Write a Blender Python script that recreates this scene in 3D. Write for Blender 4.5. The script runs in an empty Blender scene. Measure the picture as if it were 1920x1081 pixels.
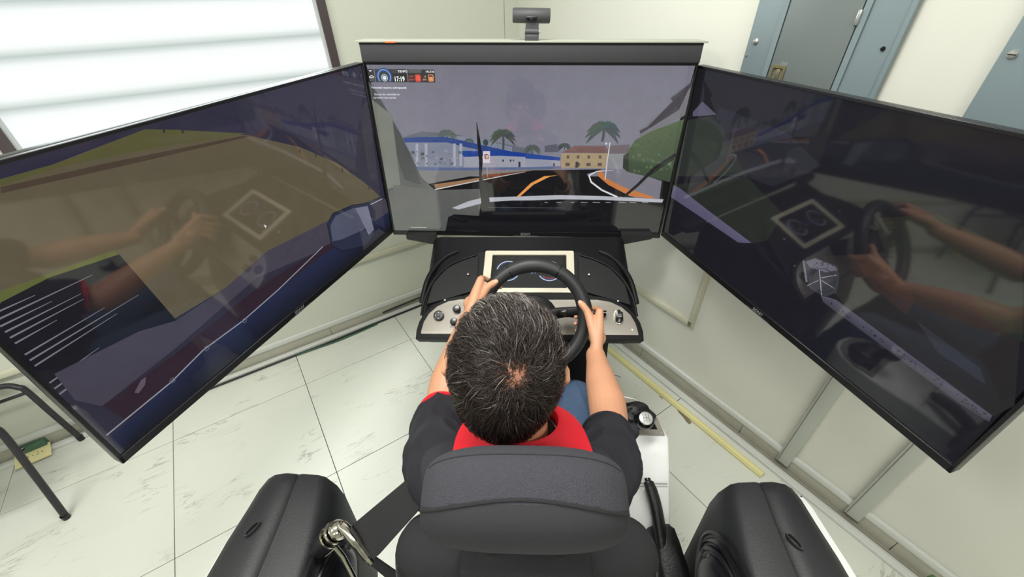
import bpy, bmesh, math, random
import numpy as np
from mathutils import Vector, Matrix
random.seed(4); np.random.seed(4)
C = bpy.context.scene.collection
PI = math.pi
# ------------------------------------------------------------------ camera
H, TH, F = 1.72, 0.6424, 773.08
cam_d = bpy.data.cameras.new('camera'); cam = bpy.data.objects.new('camera', cam_d); C.objects.link(cam)
cam_d.sensor_width = 36; cam_d.lens = F / 1920 * 36; cam_d.clip_start = 0.02
cam.location = (0, 0, H)
cam.rotation_euler = (Matrix.Rotation(PI/2 - TH, 3, 'X') @ Matrix.Rotation(-0.0212, 3, 'Z')).to_euler()
bpy.context.scene.camera = cam
vs = bpy.context.scene.view_settings
vs.view_transform = 'Standard'; vs.look = 'None'; vs.gamma = 1; vs.exposure = 0.0; vs.use_curve_mapping = False
# ------------------------------------------------------------------ world, lights
W = bpy.data.worlds.new('world'); bpy.context.scene.world = W; W.use_nodes = True
W.node_tree.nodes['Background'].inputs[0].default_value = (0.9, 0.97, 1, 1)
W.node_tree.nodes['Background'].inputs[1].default_value = 1.0
YAW = 0.5813                                  # the room is turned against the camera
E1 = Vector((math.cos(YAW), math.sin(YAW), 0)); E2 = Vector((-E1.y, E1.x, 0))
def room(a, b, z=0): return E1*a + E2*b + Vector((0, 0, z))
def area(name, a, b, z, sx, sy, power, col, rot=(0, 0, 0)):
    l = bpy.data.lights.new(name, 'AREA'); l.shape = 'RECTANGLE'; l.size = sx; l.size_y = sy; l.energy = power; l.color = col
    o = bpy.data.objects.new(name, l); C.objects.link(o); o.location = room(a, b, z); o.rotation_euler = (rot[0], rot[1], YAW+rot[2]); return o
CEIL = 2.75
LAMPS = [(0.3, 0.75), (-1.5, 0.75), (0.3, -1.1), (-1.5, -1.1)]
for a, b in LAMPS: area('ceiling_lamp', a, b, CEIL-0.045, 1.15, 0.3, 30 if b > 0 else 23, (1.0, 0.985, 0.95))
area('window_daylight', -0.07, 2.12, 1.5, 1.1, 1.0, 13, (0.9, 1.0, 0.98), (PI/2, 0, PI))
WALL_L, WALL_R = 2.1675, 1.5072

# ------------------------------------------------------------------ helpers
def srgb(*c):
    return tuple(((x/255)/12.92 if x/255 <= .04045 else ((x/255+.055)/1.055)**2.4) for x in c)
MATS = {}
def mat(name, col, rough=.5, metal=0, bump=0, bscale=200, var=0, vscale=8, spec=.5, coat=0, emit=None, es=1, voro=False, stretch=None):
    if name in MATS: return MATS[name]
    m = bpy.data.materials.new(name); m.use_nodes = True; MATS[name] = m
    N = m.node_tree.nodes; L = m.node_tree.links; b = N['Principled BSDF']
    b.inputs['Base Color'].default_value = (*srgb(*col), 1); b.inputs['Roughness'].default_value = rough
    b.inputs['Metallic'].default_value = metal; b.inputs['Specular IOR Level'].default_value = spec
    if coat: b.inputs['Coat Weight'].default_value = coat; b.inputs['Coat Roughness'].default_value = .08
    if emit: b.inputs['Emission Color'].default_value = (*srgb(*emit), 1); b.inputs['Emission Strength'].default_value = es
    tc = N.new('ShaderNodeTexCoord'); src = tc.outputs['Object']
    if stretch:
        mp = N.new('ShaderNodeMapping'); mp.inputs['Scale'].default_value = stretch; L.new(src, mp.inputs[0]); src = mp.outputs[0]
    if var:
        n = N.new('ShaderNodeTexNoise'); n.inputs['Scale'].default_value = vscale; n.inputs['Detail'].default_value = 5; L.new(src, n.inputs['Vector'])
        r = N.new('ShaderNodeMapRange'); r.inputs[3].default_value = 1-var; r.inputs[4].default_value = 1+var; L.new(n.outputs[0], r.inputs[0])
        h = N.new('ShaderNodeHueSaturation'); h.inputs['Color'].default_value = (*srgb(*col), 1); L.new(r.outputs[0], h.inputs['Value']); L.new(h.outputs[0], b.inputs['Base Color'])
    if bump:
        n = N.new('ShaderNodeTexVoronoi' if voro else 'ShaderNodeTexNoise'); n.inputs['Scale'].default_value = bscale; L.new(src, n.inputs['Vector'])
        if not voro: n.inputs['Detail'].default_value = 3
        u = N.new('ShaderNodeBump'); u.inputs['Strength'].default_value = bump; u.inputs['Distance'].default_value = .002
        L.new(n.outputs[0], u.inputs['Height']); L.new(u.outputs[0], b.inputs['Normal'])
    return m
def attr_mat(name, emit=False, rough=.5, spec=.5):
    m = bpy.data.materials.new(name); m.use_nodes = True; MATS[name] = m
    N = m.node_tree.nodes; L = m.node_tree.links; b = N['Principled BSDF']; a = N.new('ShaderNodeAttribute'); a.attribute_name = 'tint'
    b.inputs['Roughness'].default_value = rough; b.inputs['Specular IOR Level'].default_value = spec
    if emit:
        b.inputs['Base Color'].default_value = (.004, .004, .005, 1); b.inputs['Emission Strength'].default_value = 1
        tc = N.new('ShaderNodeTexCoord'); n1 = N.new('ShaderNodeTexNoise'); n1.inputs['Scale'].default_value = 14; n1.inputs['Detail'].default_value = 9; n1.inputs['Roughness'].default_value = .7; L.new(tc.outputs['Object'], n1.inputs['Vector'])
        r_ = N.new('ShaderNodeMapRange'); r_.inputs[1].default_value = .3; r_.inputs[2].default_value = .7; r_.inputs[3].default_value = .93; r_.inputs[4].default_value = 1.07; L.new(n1.outputs[0], r_.inputs[0])
        h = N.new('ShaderNodeHueSaturation'); L.new(a.outputs[0], h.inputs['Color']); L.new(r_.outputs[0], h.inputs['Value']); L.new(h.outputs[0], b.inputs['Emission Color'])
    else: L.new(a.outputs[0], b.inputs['Base Color'])
    return m
def tag(o, label=None, cat=None, group=None, kind=None):
    for k, v in (('label', label), ('category', cat), ('group', group), ('kind', kind)):
        if v: o[k] = v
    return o
def empty(name, loc=(0, 0, 0), rz=0, label=None, cat=None, group=None, matrix=None):
    o = bpy.data.objects.new(name, None); C.objects.link(o); o.empty_display_size = .05
    if matrix is not None: o.matrix_world = matrix
    else: o.location = loc; o.rotation_euler = (0, 0, rz)
    return tag(o, label, cat, group)
def link(name, me, m, parent=None, smooth=False, label=None, kind=None):
    if m is not None:
        me.materials.clear(); me.materials.append(m)
    if smooth:
        me.shade_smooth()
        if smooth != 'all': me.set_sharp_from_angle(angle=math.radians(smooth if smooth is not True else 40))
    o = bpy.data.objects.new(name, me); C.objects.link(o)
    if parent: o.parent = parent
    return tag(o, label, None, None, kind)
def bobj(name, bm, m, parent=None, smooth=True, label=None, kind=None):
    bmesh.ops.recalc_face_normals(bm, faces=bm.faces)
    me = bpy.data.meshes.new(name); bm.to_mesh(me); bm.free()
    return link(name, me, m, parent, smooth, label, kind)
def pyobj(name, v, f, m, parent=None, smooth=False, label=None, kind=None):
    me = bpy.data.meshes.new(name); me.from_pydata([tuple(x) for x in v], [], f); me.update()
    return link(name, me, m, parent, smooth, label, kind)
def box(bm, c, s, bev=0, seg=2, rot=None):
    r = bmesh.ops.create_cube(bm, size=1); vs_ = r['verts']
    M = Matrix.Translation(c) @ (rot.to_4x4() if rot else Matrix()) @ Matrix.Diagonal((*s, 1))
    if bev:
        bmesh.ops.transform(bm, matrix=Matrix.Diagonal((*s, 1)), verts=vs_)
        es = list({e for v in vs_ for e in v.link_edges})
        rr = bmesh.ops.bevel(bm, geom=es, offset=bev, segments=seg, profile=.5, affect='EDGES')
        allv = list({v for f in rr['faces'] for v in f.verts} | {v for v in vs_ if v.is_valid})
        bmesh.ops.transform(bm, matrix=Matrix.Translation(c) @ (rot.to_4x4() if rot else Matrix()), verts=allv)
    else: bmesh.ops.transform(bm, matrix=M, verts=vs_)
def boxo(name, c, s, m, parent=None, bev=0, seg=2, rot=None, label=None):
    bm = bmesh.new(); box(bm, Vector(c), s, bev, seg, rot); return bobj(name, bm, m, parent, True, label)
def frames(pts):
    pts = [Vector(p) for p in pts]; out = []
    t0 = (pts[1]-pts[0]).normalized(); n = t0.orthogonal().normalized()
    for i, p in enumerate(pts):
        t = (pts[min(i+1, len(pts)-1)]-pts[max(i-1, 0)]).normalized()
        n = (n - t*n.dot(t)).normalized(); out.append((p, t, n, t.cross(n)))
    return out
def tube(bm, pts, r, k=12, cap=True, flat=1.0, nrm=None, closed=False):
    """tube along pts; r is a number or one radius per point; flat squashes along the second axis"""
    fr = frames(pts); rings = []
    for i, (p, t, n, b) in enumerate(fr):
        if nrm is not None: n = (Vector(nrm)-t*Vector(nrm).dot(t)).normalized(); b = t.cross(n)
        ri = r[i] if hasattr(r, '__len__') else r
        rings.append([bm.verts.new(p + (n*math.cos(a)*flat + b*math.sin(a))*ri) for a in [2*PI*j/k for j in range(k)]])
    n_ = len(rings)
    for i in range(n_ if closed else n_-1):
        A, B = rings[i], rings[(i+1) % n_]
        for j in range(k): bm.faces.new((A[j], A[(j+1) % k], B[(j+1) % k], B[j]))
    if cap and not closed: bm.faces.new(rings[0][::-1]); bm.faces.new(rings[-1])
def tubeo(name, pts, r, m, parent=None, k=12, label=None, **kw):
    bm = bmesh.new(); tube(bm, pts, r, k, **kw); return bobj(name, bm, m, parent, True, label)
def smooth_pts(pts, n=8):
    pts = [Vector(p) for p in pts]; P = [pts[0]*2-pts[1]] + pts + [pts[-1]*2-pts[-2]]; out = []
    for i in range(1, len(P)-2):
        for j in range(n):
            t = j/n; a, b, c, d = P[i-1], P[i], P[i+1], P[i+2]
            out.append(.5*((2*b)+(c-a)*t+(2*a-5*b+4*c-d)*t*t+(3*b-a-3*c+d)*t**3))
    out.append(pts[-1]); return out
def lathe(bm, prof, origin, axis, k=32):
    """prof: (radius, height) along axis"""
    ax = Vector(axis).normalized(); n = ax.orthogonal().normalized(); b = ax.cross(n); o = Vector(origin); rings = []
    for r, h in prof:
        if r < 1e-6: rings.append([bm.verts.new(o+ax*h)])
        else: rings.append([bm.verts.new(o+ax*h+(n*math.cos(2*PI*j/k)+b*math.sin(2*PI*j/k))*r) for j in range(k)])
    for A, B in zip(rings, rings[1:]):
        for j in range(k):
            q = [A[j % len(A)], A[(j+1) % len(A)], B[(j+1) % len(B)], B[j % len(B)]]
            q = list(dict.fromkeys(q))
            if len(q) > 2: bm.faces.new(q)
    for R in (rings[0], rings[-1]):
        if len(R) > 2: bm.faces.new(R)
def latheo(name, prof, origin, axis, m, parent=None, k=32, label=None):
    bm = bmesh.new(); lathe(bm, prof, origin, axis, k); return bobj(name, bm, m, parent, True, label)
def plate(bm, outline, O, X, Y, t, holes=False, bev=0):
    """outline (x,y) in the plane O,X,Y pushed by thickness t along X x Y"""
    O, X, Y = Vector(O), Vector(X).normalized(), Vector(Y).normalized(); Z = X.cross(Y)
    a = [bm.verts.new(O+X*x+Y*y) for x, y in outline]; b = [bm.verts.new(O+X*x+Y*y+Z*t) for x, y in outline]
    n = len(a)
    f1 = bm.faces.new(a[::-1]); f2 = bm.faces.new(b)
    for i in range(n): bm.faces.new((a[i], a[(i+1) % n], b[(i+1) % n], b[i]))
    if bev: bmesh.ops.bevel(bm, geom=list(f2.edges), offset=bev, segments=2, profile=.5, affect='EDGES')
def ring_plate(bm, outer, inner, O, X, Y, t):
    O, X, Y = Vector(O), Vector(X).normalized(), Vector(Y).normalized(); Z = X.cross(Y); n = len(outer)
    R = [[bm.verts.new(O+X*x+Y*y+Z*h) for x, y in o] for o, h in ((outer, 0), (outer, t), (inner, t), (inner, 0))]
    for k in range(4):
        A, B = R[k], R[(k+1) % 4]
        for i in range(n): bm.faces.new((A[i], A[(i+1) % n], B[(i+1) % n], B[i]))
def rrect(w, h, r, k=5, cx=0, cy=0):
    out = []
    for sx, sy, a0 in ((1, 1, 0), (-1, 1, 90), (-1, -1, 180), (1, -1, 270)):
        for j in range(k+1):
            a = math.radians(a0+90*j/k); out.append((cx+sx*(w/2-r)+r*math.cos(a), cy+sy*(h/2-r)+r*math.sin(a)))
    return out
def text_mesh(s, size, ext=.0002):
    cu = bpy.data.curves.new('txt', 'FONT'); cu.body = s; cu.size = size; cu.extrude = ext; cu.align_x = 'LEFT'
    o = bpy.data.objects.new('txt', cu); C.objects.link(o); bpy.context.view_layer.update()
    me = bpy.data.meshes.new_from_object(o.evaluated_get(bpy.context.evaluated_depsgraph_get()))
    bpy.data.objects.remove(o); bpy.data.curves.remove(cu); return me
def ray(u, v):
    a = u-960; b = 540.5-v; cr, sr = math.cos(-.0212), math.sin(-.0212)
    X = a*cr-b*sr; Y = b*cr+a*sr; c, s = math.cos(TH), math.sin(TH)
    return Vector((X/F, c+Y/F*s, -s+Y/F*c))
O_CAM = Vector((0, 0, H))
def on_plane(u, v, p, n):
    r = ray(u, v); return O_CAM + r*((Vector(p)-O_CAM).dot(n)/r.dot(n))
def remesh(bm, voxel, name, smooth_it=6, fac=.5):
    me = bpy.data.meshes.new(name); bmesh.ops.recalc_face_normals(bm, faces=bm.faces); bm.to_mesh(me); bm.free()
    o = bpy.data.objects.new(name, me); C.objects.link(o)
    r = o.modifiers.new('r', 'REMESH'); r.mode = 'VOXEL'; r.voxel_size = voxel
    s = o.modifiers.new('s', 'SMOOTH'); s.iterations = smooth_it; s.factor = fac
    bpy.context.view_layer.update()
    m2 = bpy.data.meshes.new_from_object(o.evaluated_get(bpy.context.evaluated_depsgraph_get()))
    bpy.data.objects.remove(o); bpy.data.meshes.remove(me); return m2

# ------------------------------------------------------------------ materials
M_wall = mat('painted_wall', (206, 209, 196), .6, var=.02, vscale=2, bump=.05, bscale=60)
M_wall2 = mat('painted_wall_right', (218, 218, 208), .55, var=.025, vscale=2.5, bump=.05, bscale=60)
M_trim = mat('white_plastic_trim', (208, 211, 206), .45, var=.03, vscale=12)
M_cream = mat('cream_channel', (200, 198, 178), .5, var=.03, vscale=10)
M_alu = mat('aluminium_stud', (186, 190, 181), .45, metal=0, var=.03, vscale=4)
M_bronze = mat('bronze_window_frame', (74, 64, 66), .45)
M_grout = mat('grout', (95, 95, 88), .9)
M_steel = mat('grey_enamelled_steel', (128, 143, 148), .38, var=.05, vscale=3)
M_steel2 = mat('grey_cabinet_door', (116, 124, 124), .36, var=.05, vscale=5)
M_screw = mat('zinc_screw', (200, 200, 196), .3, metal=.8)
M_brass = mat('dull_brass', (150, 140, 100), .4, metal=.6)
M_blackp = mat('black_moulded_plastic', (33, 34, 37), .5, bump=.25, bscale=420, var=.08, vscale=5)
M_blackd = mat('black_dash_plastic', (17, 17, 20), .5, bump=.12, bscale=500, spec=.25)
M_blackg = mat('gloss_black', (12, 12, 14), .2)
M_bezel = mat('tv_bezel', (26, 26, 29), .32)
M_tvback = mat('tv_back', (20, 20, 22), .6)
M_grille = mat('soundbar_grille', (62, 62, 66), .75, bump=.4, bscale=900, voro=True)
M_white = mat('white_gelcoat', (226, 229, 228), .28, var=.02, vscale=3, coat=.3)
M_brushed = mat('brushed_stainless', (158, 153, 145), .4, metal=.5, bump=.08, bscale=60, stretch=(1, 60, 1))
M_bframe = mat('beige_display_frame', (206, 200, 180), .35, metal=.1)
M_rubber = mat('steering_leather', (40, 41, 43), .42, bump=.2, bscale=700)
M_chrome = mat('chrome', (215, 210, 200), .12, metal=1)
M_fabric = mat('charcoal_knit_fabric', (58, 58, 66), .85, bump=.6, bscale=800, voro=True, var=.12, vscale=200)
M_fabric2 = mat('black_seat_fabric', (30, 30, 34), .85, bump=.5, bscale=700, var=.08, vscale=120)
M_web = mat('belt_webbing', (24, 24, 27), .6, bump=.35, bscale=300, stretch=(1, 6, 6))
M_skin = mat('skin', (205, 150, 118), .5, var=.06, vscale=22, bump=.12, bscale=300)
M_shirt = mat('navy_black_polo', (29, 29, 38), .75, bump=.3, bscale=900, var=.1, vscale=14)
M_red = mat('red_polo_trim', (226, 24, 44), .7, bump=.3, bscale=900)
M_jeans = mat('blue_jeans', (66, 88, 118), .8, bump=.4, bscale=700, var=.15, vscale=60)
M_gear = mat('silver_knob_cap', (190, 192, 190), .35, metal=.4)
M_leath = mat('black_gaiter', (22, 22, 24), .45, bump=.4, bscale=160)
M_yellow = mat('yellowed_channel', (214, 207, 156), .5, var=.05, vscale=12)
M_dirt = mat('skirting_marble', (178, 176, 162), .45, var=.14, vscale=14)
M_skinnail = mat('nail', (222, 172, 150), .3)
def marble():
    m = bpy.data.materials.new('white_marble_tile'); m.use_nodes = True; N = m.node_tree.nodes; L = m.node_tree.links; b = N['Principled BSDF']
    tc = N.new('ShaderNodeTexCoord'); oi = N.new('ShaderNodeObjectInfo'); mul = N.new('ShaderNodeVectorMath'); mul.operation = 'SCALE'; mul.inputs[3].default_value = 40
    cb = N.new('ShaderNodeCombineXYZ'); L.new(oi.outputs['Random'], cb.inputs[0]); L.new(oi.outputs['Random'], cb.inputs[1]); L.new(cb.outputs[0], mul.inputs[0])
    add = N.new('ShaderNodeVectorMath'); L.new(tc.outputs['Object'], add.inputs[0]); L.new(mul.outputs[0], add.inputs[1])
    mp = N.new('ShaderNodeMapping'); mp.inputs['Rotation'].default_value = (0, 0, .9); mp.inputs['Scale'].default_value = (1.2, 5.5, 1); L.new(add.outputs[0], mp.inputs[0])
    n1 = N.new('ShaderNodeTexNoise'); n1.inputs['Scale'].default_value = 2.2; n1.inputs['Detail'].default_value = 8; n1.inputs['Roughness'].default_value = .62; n1.inputs['Distortion'].default_value = 1.1; L.new(mp.outputs[0], n1.inputs['Vector'])
    s = N.new('ShaderNodeMath'); s.operation = 'SUBTRACT'; s.inputs[1].default_value = .5; L.new(n1.outputs[0], s.inputs[0])
    ab = N.new('ShaderNodeMath'); ab.operation = 'ABSOLUTE'; L.new(s.outputs[0], ab.inputs[0])
    mr = N.new('ShaderNodeMapRange'); mr.inputs[1].default_value = 0; mr.inputs[2].default_value = .018; mr.inputs[3].default_value = 1; mr.inputs[4].default_value = 0; L.new(ab.outputs[0], mr.inputs[0])
    n2 = N.new('ShaderNodeTexNoise'); n2.inputs['Scale'].default_value = 5; n2.inputs['Detail'].default_value = 3; L.new(add.outputs[0], n2.inputs['Vector'])
    mr2 = N.new('ShaderNodeMapRange'); mr2.inputs[1].default_value = .52; mr2.inputs[2].default_value = .66; L.new(n2.outputs[0], mr2.inputs[0])
    mm = N.new('ShaderNodeMath'); mm.operation = 'MULTIPLY'; L.new(mr.outputs[0], mm.inputs[0]); L.new(mr2.outputs[0], mm.inputs[1])
    m3 = N.new('ShaderNodeMath'); m3.operation = 'MULTIPLY'; m3.inputs[1].default_value = .62; L.new(mm.outputs[0], m3.inputs[0])
    mix = N.new('ShaderNodeMix'); mix.data_type = 'RGBA'; mix.inputs[6].default_value = (*srgb(213, 215, 206), 1); mix.inputs[7].default_value = (*srgb(128, 122, 110), 1)
    L.new(m3.outputs[0], mix.inputs[0])
    n3 = N.new('ShaderNodeTexNoise'); n3.inputs['Scale'].default_value = 3; n3.inputs['Detail'].default_value = 4; L.new(add.outputs[0], n3.inputs['Vector'])
    mr3 = N.new('ShaderNodeMapRange'); mr3.inputs[3].default_value = .93; mr3.inputs[4].default_value = 1.05; L.new(n3.outputs[0], mr3.inputs[0])
    hs = N.new('ShaderNodeHueSaturation'); L.new(mix.outputs[2], hs.inputs['Color']); L.new(mr3.outputs[0], hs.inputs['Value'])
    L.new(hs.outputs[0], b.inputs['Base Color']); b.inputs['Roughness'].default_value = .3; b.inputs['Specular IOR Level'].default_value = .35
    return m
M_tile = marble()

# ------------------------------------------------------------------ room shell
RZ = YAW
def rempty(name, a, b, z=0, **kw): return empty(name, room(a, b, z), RZ, **kw)
floor = rempty('floor', 0, 0); tag(floor, kind='structure')
boxo('subfloor', (-1, -.6, -.03), (5.2, 5.8, .03), M_grout, floor)
A0, B0, T = -.1213, 1.2512, .6
bm = bmesh.new(); box(bm, Vector((0, 0, -.0075)), (T-.0028, T-.0028, .015), .0008, 1); bmesh.ops.recalc_face_normals(bm, faces=bm.faces)
tile_me = bpy.data.meshes.new('tile'); bm.to_mesh(tile_me); bm.free(); tile_me.materials.append(M_tile)
for i in range(-5, 4):
    for j in range(-5, 2):
        x, y = A0+T*(i-.5), B0+T*(j+.5)
        if x > WALL_R+.3: continue
        if x+T/2 > WALL_R+.02 or y+T/2 > WALL_L+.02:      # cut tiles along the walls
            x0, x1, y0, y1 = x-T/2, min(x+T/2, WALL_R+.01), y-T/2, min(y+T/2, WALL_L+.01)
            boxo('tile', ((x0+x1)/2, (y0+y1)/2, -.0075), (x1-x0-.0028, y1-y0-.0028, .015), M_tile, floor, .0008, 1)
        else:
            t = bpy.data.objects.new('tile', tile_me); C.objects.link(t); t.parent = floor; t.location = (x, y, 0)
for j in range(-5, 0):
    pass
y = B0+T*2.5
boxo('tile', (A0+.15, WALL_L-.155, -.012), (.3, .05, .004), M_tile, floor)   # sliver hidden beneath the skirting
# left wall with the window opening
WX0, WX1, WZ0, WZ1 = -.665, .52, .98, 2.1
wl = rempty('wall_left', 0, WALL_L); tag(wl, kind='structure')
for nm, x0, x1, z0, z1 in (('wall_panel', -3.6, WX0, 0, CEIL), ('wall_panel', WX1, 1.41, 0, CEIL), ('wall_panel', 1.414, 1.6, 0, CEIL), ('wall_panel', WX0, WX1, 0, WZ0), ('wall_panel', WX0, WX1, WZ1, CEIL)):
    boxo(nm, ((x0+x1)/2, .05, (z0+z1)/2), (x1-x0, .1, z1-z0), M_wall, wl)
boxo('joint', (1.412, .06, CEIL/2), (.01, .1, CEIL), M_grout, wl)
wr = rempty('wall_right', WALL_R, 0); tag(wr, kind='structure')
boxo('wall_panel', (.05, -.65, CEIL/2), (.1, 5.9, CEIL), M_wall2, wr)
wb = rempty('wall_back', 0, -3.5); tag(wb, kind='structure'); boxo('wall_panel', (-1, -.05, CEIL/2), (5.2, .1, CEIL), M_wall, wb)
wf = rempty('wall_far_left', -3.55, 0); tag(wf, kind='structure'); boxo('wall_panel', (-.05, -.65, CEIL/2), (.1, 5.9, CEIL), M_wall, wf)
ce = rempty('ceiling', 0, 0); tag(ce, kind='structure'); boxo('ceiling_slab', (-1, -.65, CEIL+.05), (5.3, 6, .1), mat('ceiling_white', (225, 225, 218), .8), ce)
M_lamp = mat('lamp_diffuser', (250, 250, 245), .5, emit=(255, 252, 235), es=3)
for k, (a, b) in enumerate(LAMPS):
    t = rempty('ceiling_light', a, b, CEIL, label='flush white fluorescent ceiling fitting '+('above the televisions', 'above the chair by the window wall', 'above the driver seat', 'in the far back corner of the room')[k], cat='ceiling light', group='ceiling fittings')
    bm = bmesh.new(); ring_plate(bm, rrect(1.22, .36, .01), rrect(1.16, .3, .008), (0, 0, -.04), (1, 0, 0), (0, 1, 0), .04); bobj('frame', bm, M_white, t)
    boxo('diffuser', (0, 0, -.022), (1.16, .3, .01), M_lamp, t)
# window: bronze frame, frosted lit pane, translucent shade bands
win = rempty('window_1', 0, WALL_L); tag(win, kind='structure')
cx, cz, ww, wh = (WX0+WX1)/2, (WZ0+WZ1)/2, WX1-WX0, WZ1-WZ0
bm = bmesh.new(); ring_plate(bm, rrect(ww, wh, .003, 2), rrect(ww-.07, wh-.07, .003, 2), (cx, .03, cz), (1, 0, 0), (0, 0, 1), .05); bobj('window_frame', bm, M_bronze, win)
bm = bmesh.new(); ring_plate(bm, rrect(ww-.07, wh-.07, .003, 2), rrect(ww-.086, wh-.086, .003, 2), (cx, .02, cz), (1, 0, 0), (0, 0, 1), .03); bobj('gasket', bm, mat('light_gasket', (196, 200, 200), .5), win)
def pane_mat():
    m = bpy.data.materials.new('lit_frosted_pane'); m.use_nodes = True; N = m.node_tree.nodes; L = m.node_tree.links; b = N['Principled BSDF']
    b.inputs['Base Color'].default_value = (.08, .08, .08, 1); b.inputs['Roughness'].default_value = .35
    tc = N.new('ShaderNodeTexCoord'); sp = N.new('ShaderNodeSeparateXYZ'); L.new(tc.outputs['Object'], sp.inputs[0])
    sn = N.new('ShaderNodeMath'); sn.operation = 'MULTIPLY_ADD'; sn.inputs[1].default_value = 1/.149; sn.inputs[2].default_value = -(1.393/.149) + 20; L.new(sp.outputs[2], sn.inputs[0])
    fr = N.new('ShaderNodeMath'); fr.operation = 'FRACT'; L.new(sn.outputs[0], fr.inputs[0])
    cr = N.new('ShaderNodeValToRGB'); L.new(fr.outputs[0], cr.inputs[0]); e = cr.color_ramp.elements
    dk, lt = (*srgb(176, 190, 188), 1), (*srgb(250, 254, 253), 1)
    e[0].position = 0; e[0].color = dk; e[1].position = 1; e[1].color = dk
    for p in (.20, .84): q = e.new(p); q.color = lt
    q = e.new(.06); q.color = (*srgb(196, 208, 203), 1)
    cr.color_ramp.interpolation = 'B_SPLINE'
    L.new(cr.outputs[0], b.inputs['Emission Color']); b.inputs['Emission Strength'].default_value = .97
    return m
# the slatted blind outside glows through the frosted pane as soft bands
boxo('pane', (cx, .035, cz), (ww-.08, .006, wh-.08), pane_mat(), win)
# skirting: marble tiles with a white plastic channel above and one on the floor
bl = rempty('baseboard_left', 0, WALL_L); tag(bl, kind='structure')
x = -3.5
while x < 1.5:
    x1 = min(x+.6, 1.5); boxo('skirting_tile', ((x+x1)/2, -.006, .036), (x1-x-.002, .012, .072), M_dirt, bl, .001, 1); x += .6
boxo('cap_strip', (-1.0, -.009, .087), (5.0, .018, .03), M_trim, bl, .003)
boxo('floor_channel', (-1.0, -.038, .009), (5.0, .03, .018), M_trim, bl, .003)
br = rempty('baseboard_right', WALL_R, 0); tag(br, kind='structure')
y = WALL_L-.6
while y > -3:
    boxo('skirting_tile', (-.006, y+.3, .036), (.012, .598, .072), M_dirt, br, .001, 1); y -= .6
boxo('cap_strip', (-.009, -.5, .087), (.018, 5.2, .03), M_trim, br, .003)
boxo('floor_channel', (-.052, -.4, .008), (.034, 5.1, .016), M_trim, br, .003)
boxo('channel_lid', (-.052, -.4, .0175), (.018, 5.1, .003), M_trim, br, .001)
boxo('grime_line', (-.024, -.4, .003), (.012, 5.1, .006), mat('grimy_sealant', (140, 136, 122), .8, var=.2, vscale=20), br)
t1 = rempty('trim_1', 1.386, .19); tag(t1, kind='structure')
boxo('channel_base', (0, .55, .006), (.034, 1.1, .012), M_yellow, t1, .002); boxo('channel_lid', (0, .55, .014), (.02, 1.1, .006), mat('yellow_lid', (226, 220, 160), .45), t1, .002)
# wall mounted cable channel that runs along both walls and up beside the simulator
t2 = rempty('trim_2', 0, WALL_L); tag(t2, kind='structure')
boxo('channel_base', (-1.0, -.008, .44), (4.98, .016, .03), M_cream, t2, .002); boxo('channel_lid', (-1.0, -.018, .44), (4.98, .004, .02), M_cream, t2, .001)
t3 = rempty('trim_3', WALL_R, 0); tag(t3, kind='structure')
boxo('channel_base', (-.008, (.74+WALL_L)/2, .405), (.016, WALL_L-.74, .03), M_cream, t3, .002); boxo('channel_lid', (-.018, (.74+WALL_L)/2, .405), (.004, WALL_L-.78, .02), M_cream, t3, .001)
boxo('channel_riser', (-.008, .748, .74), (.016, .028, .70), M_cream, t3, .002); boxo('riser_lid', (-.018, .748, .75), (.004, .018, .66), M_cream, t3, .001)
for k, e2 in enumerate((.172, -.098)):
    t = rempty('trim_%d' % (4+k), WALL_R, e2); tag(t, kind='structure')
    boxo('stud', (-.012, 0, .515), (.024, .05, .97), M_alu, t, .002); boxo('stud_foot', (-.013, 0, .031), (.025, .0505, .003), mat('dark_gap', (40, 40, 40), .7), t)
    boxo('stud_groove', (-.0245, .018, .515), (.002, .003, .96), mat('groove_grey', (120, 122, 116), .6), t)
# ------------------------------------------------------------------ electrical cabinets
def cabinet(b1, b0, label, door):
    t = rempty('electrical_cabinet', WALL_R, (b0+b1)/2, 1.04, label=label, cat='cabinet'); w = b1-b0; h = 1.2
    boxo('casing', (-.01, 0, h/2), (.02, w, h), M_steel, t, .004)
    boxo('frame_edge', (-.021, -w/2+.006, h/2), (.006, .012, h-.02), M_steel, t, .002)
    d0, d1 = door
    bm = bmesh.new(); ring_plate(bm, rrect(d1-d0+.03, h-.1, .006, 3), rrect(d1-d0, h-.13, .006, 3), (-.02, (d0+d1)/2-(b0+b1)/2, h/2+.03), (0, -1, 0), (0, 0, 1), .008); bobj('door_rim', bm, M_steel, t)
    d = boxo('door', (-.024, (d0+d1)/2-(b0+b1)/2, h/2+.03), (.008, d1-d0-.006, h-.136), M_steel2, t, .003)
    return t, d, (b0+b1)/2
t, d, c = cabinet(.852, .452, 'grey steel electrical cabinet with brass latch above the right screen', (.56, .755))
bm = bmesh.new(); ring_plate(bm, rrect(.042, .05, .004, 2), rrect(.03, .036, .003, 2), (-.028, .722-c, .43), (0, -1, 0), (0, 0, 1), .006); bobj('latch', bm, M_brass, d, label='recessed brass latch')
boxo('latch_tab', (-.03, .722-c, .43), (.004, .012, .03), M_brass, d, .001)
boxo('hinge', (-.03, .563-c, .585), (.012, .009, .035), M_screw, d, .002, label='short steel hinge'); boxo('door_emblem', (-.0285, .712-c, .455), (.001, .02, .02), M_steel2, d, .0004)
for e2, z, r in ((.825, .51, .009), (.482, .52, .0055), (.842, .47, .003)):
    latheo('screw', [(r, 0), (r, .003), (r*.6, .006), (0, .0065)], (-.02, e2-c, z), (-1, 0, 0), M_screw if r != .0055 else M_blackg, t, 14)
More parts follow.
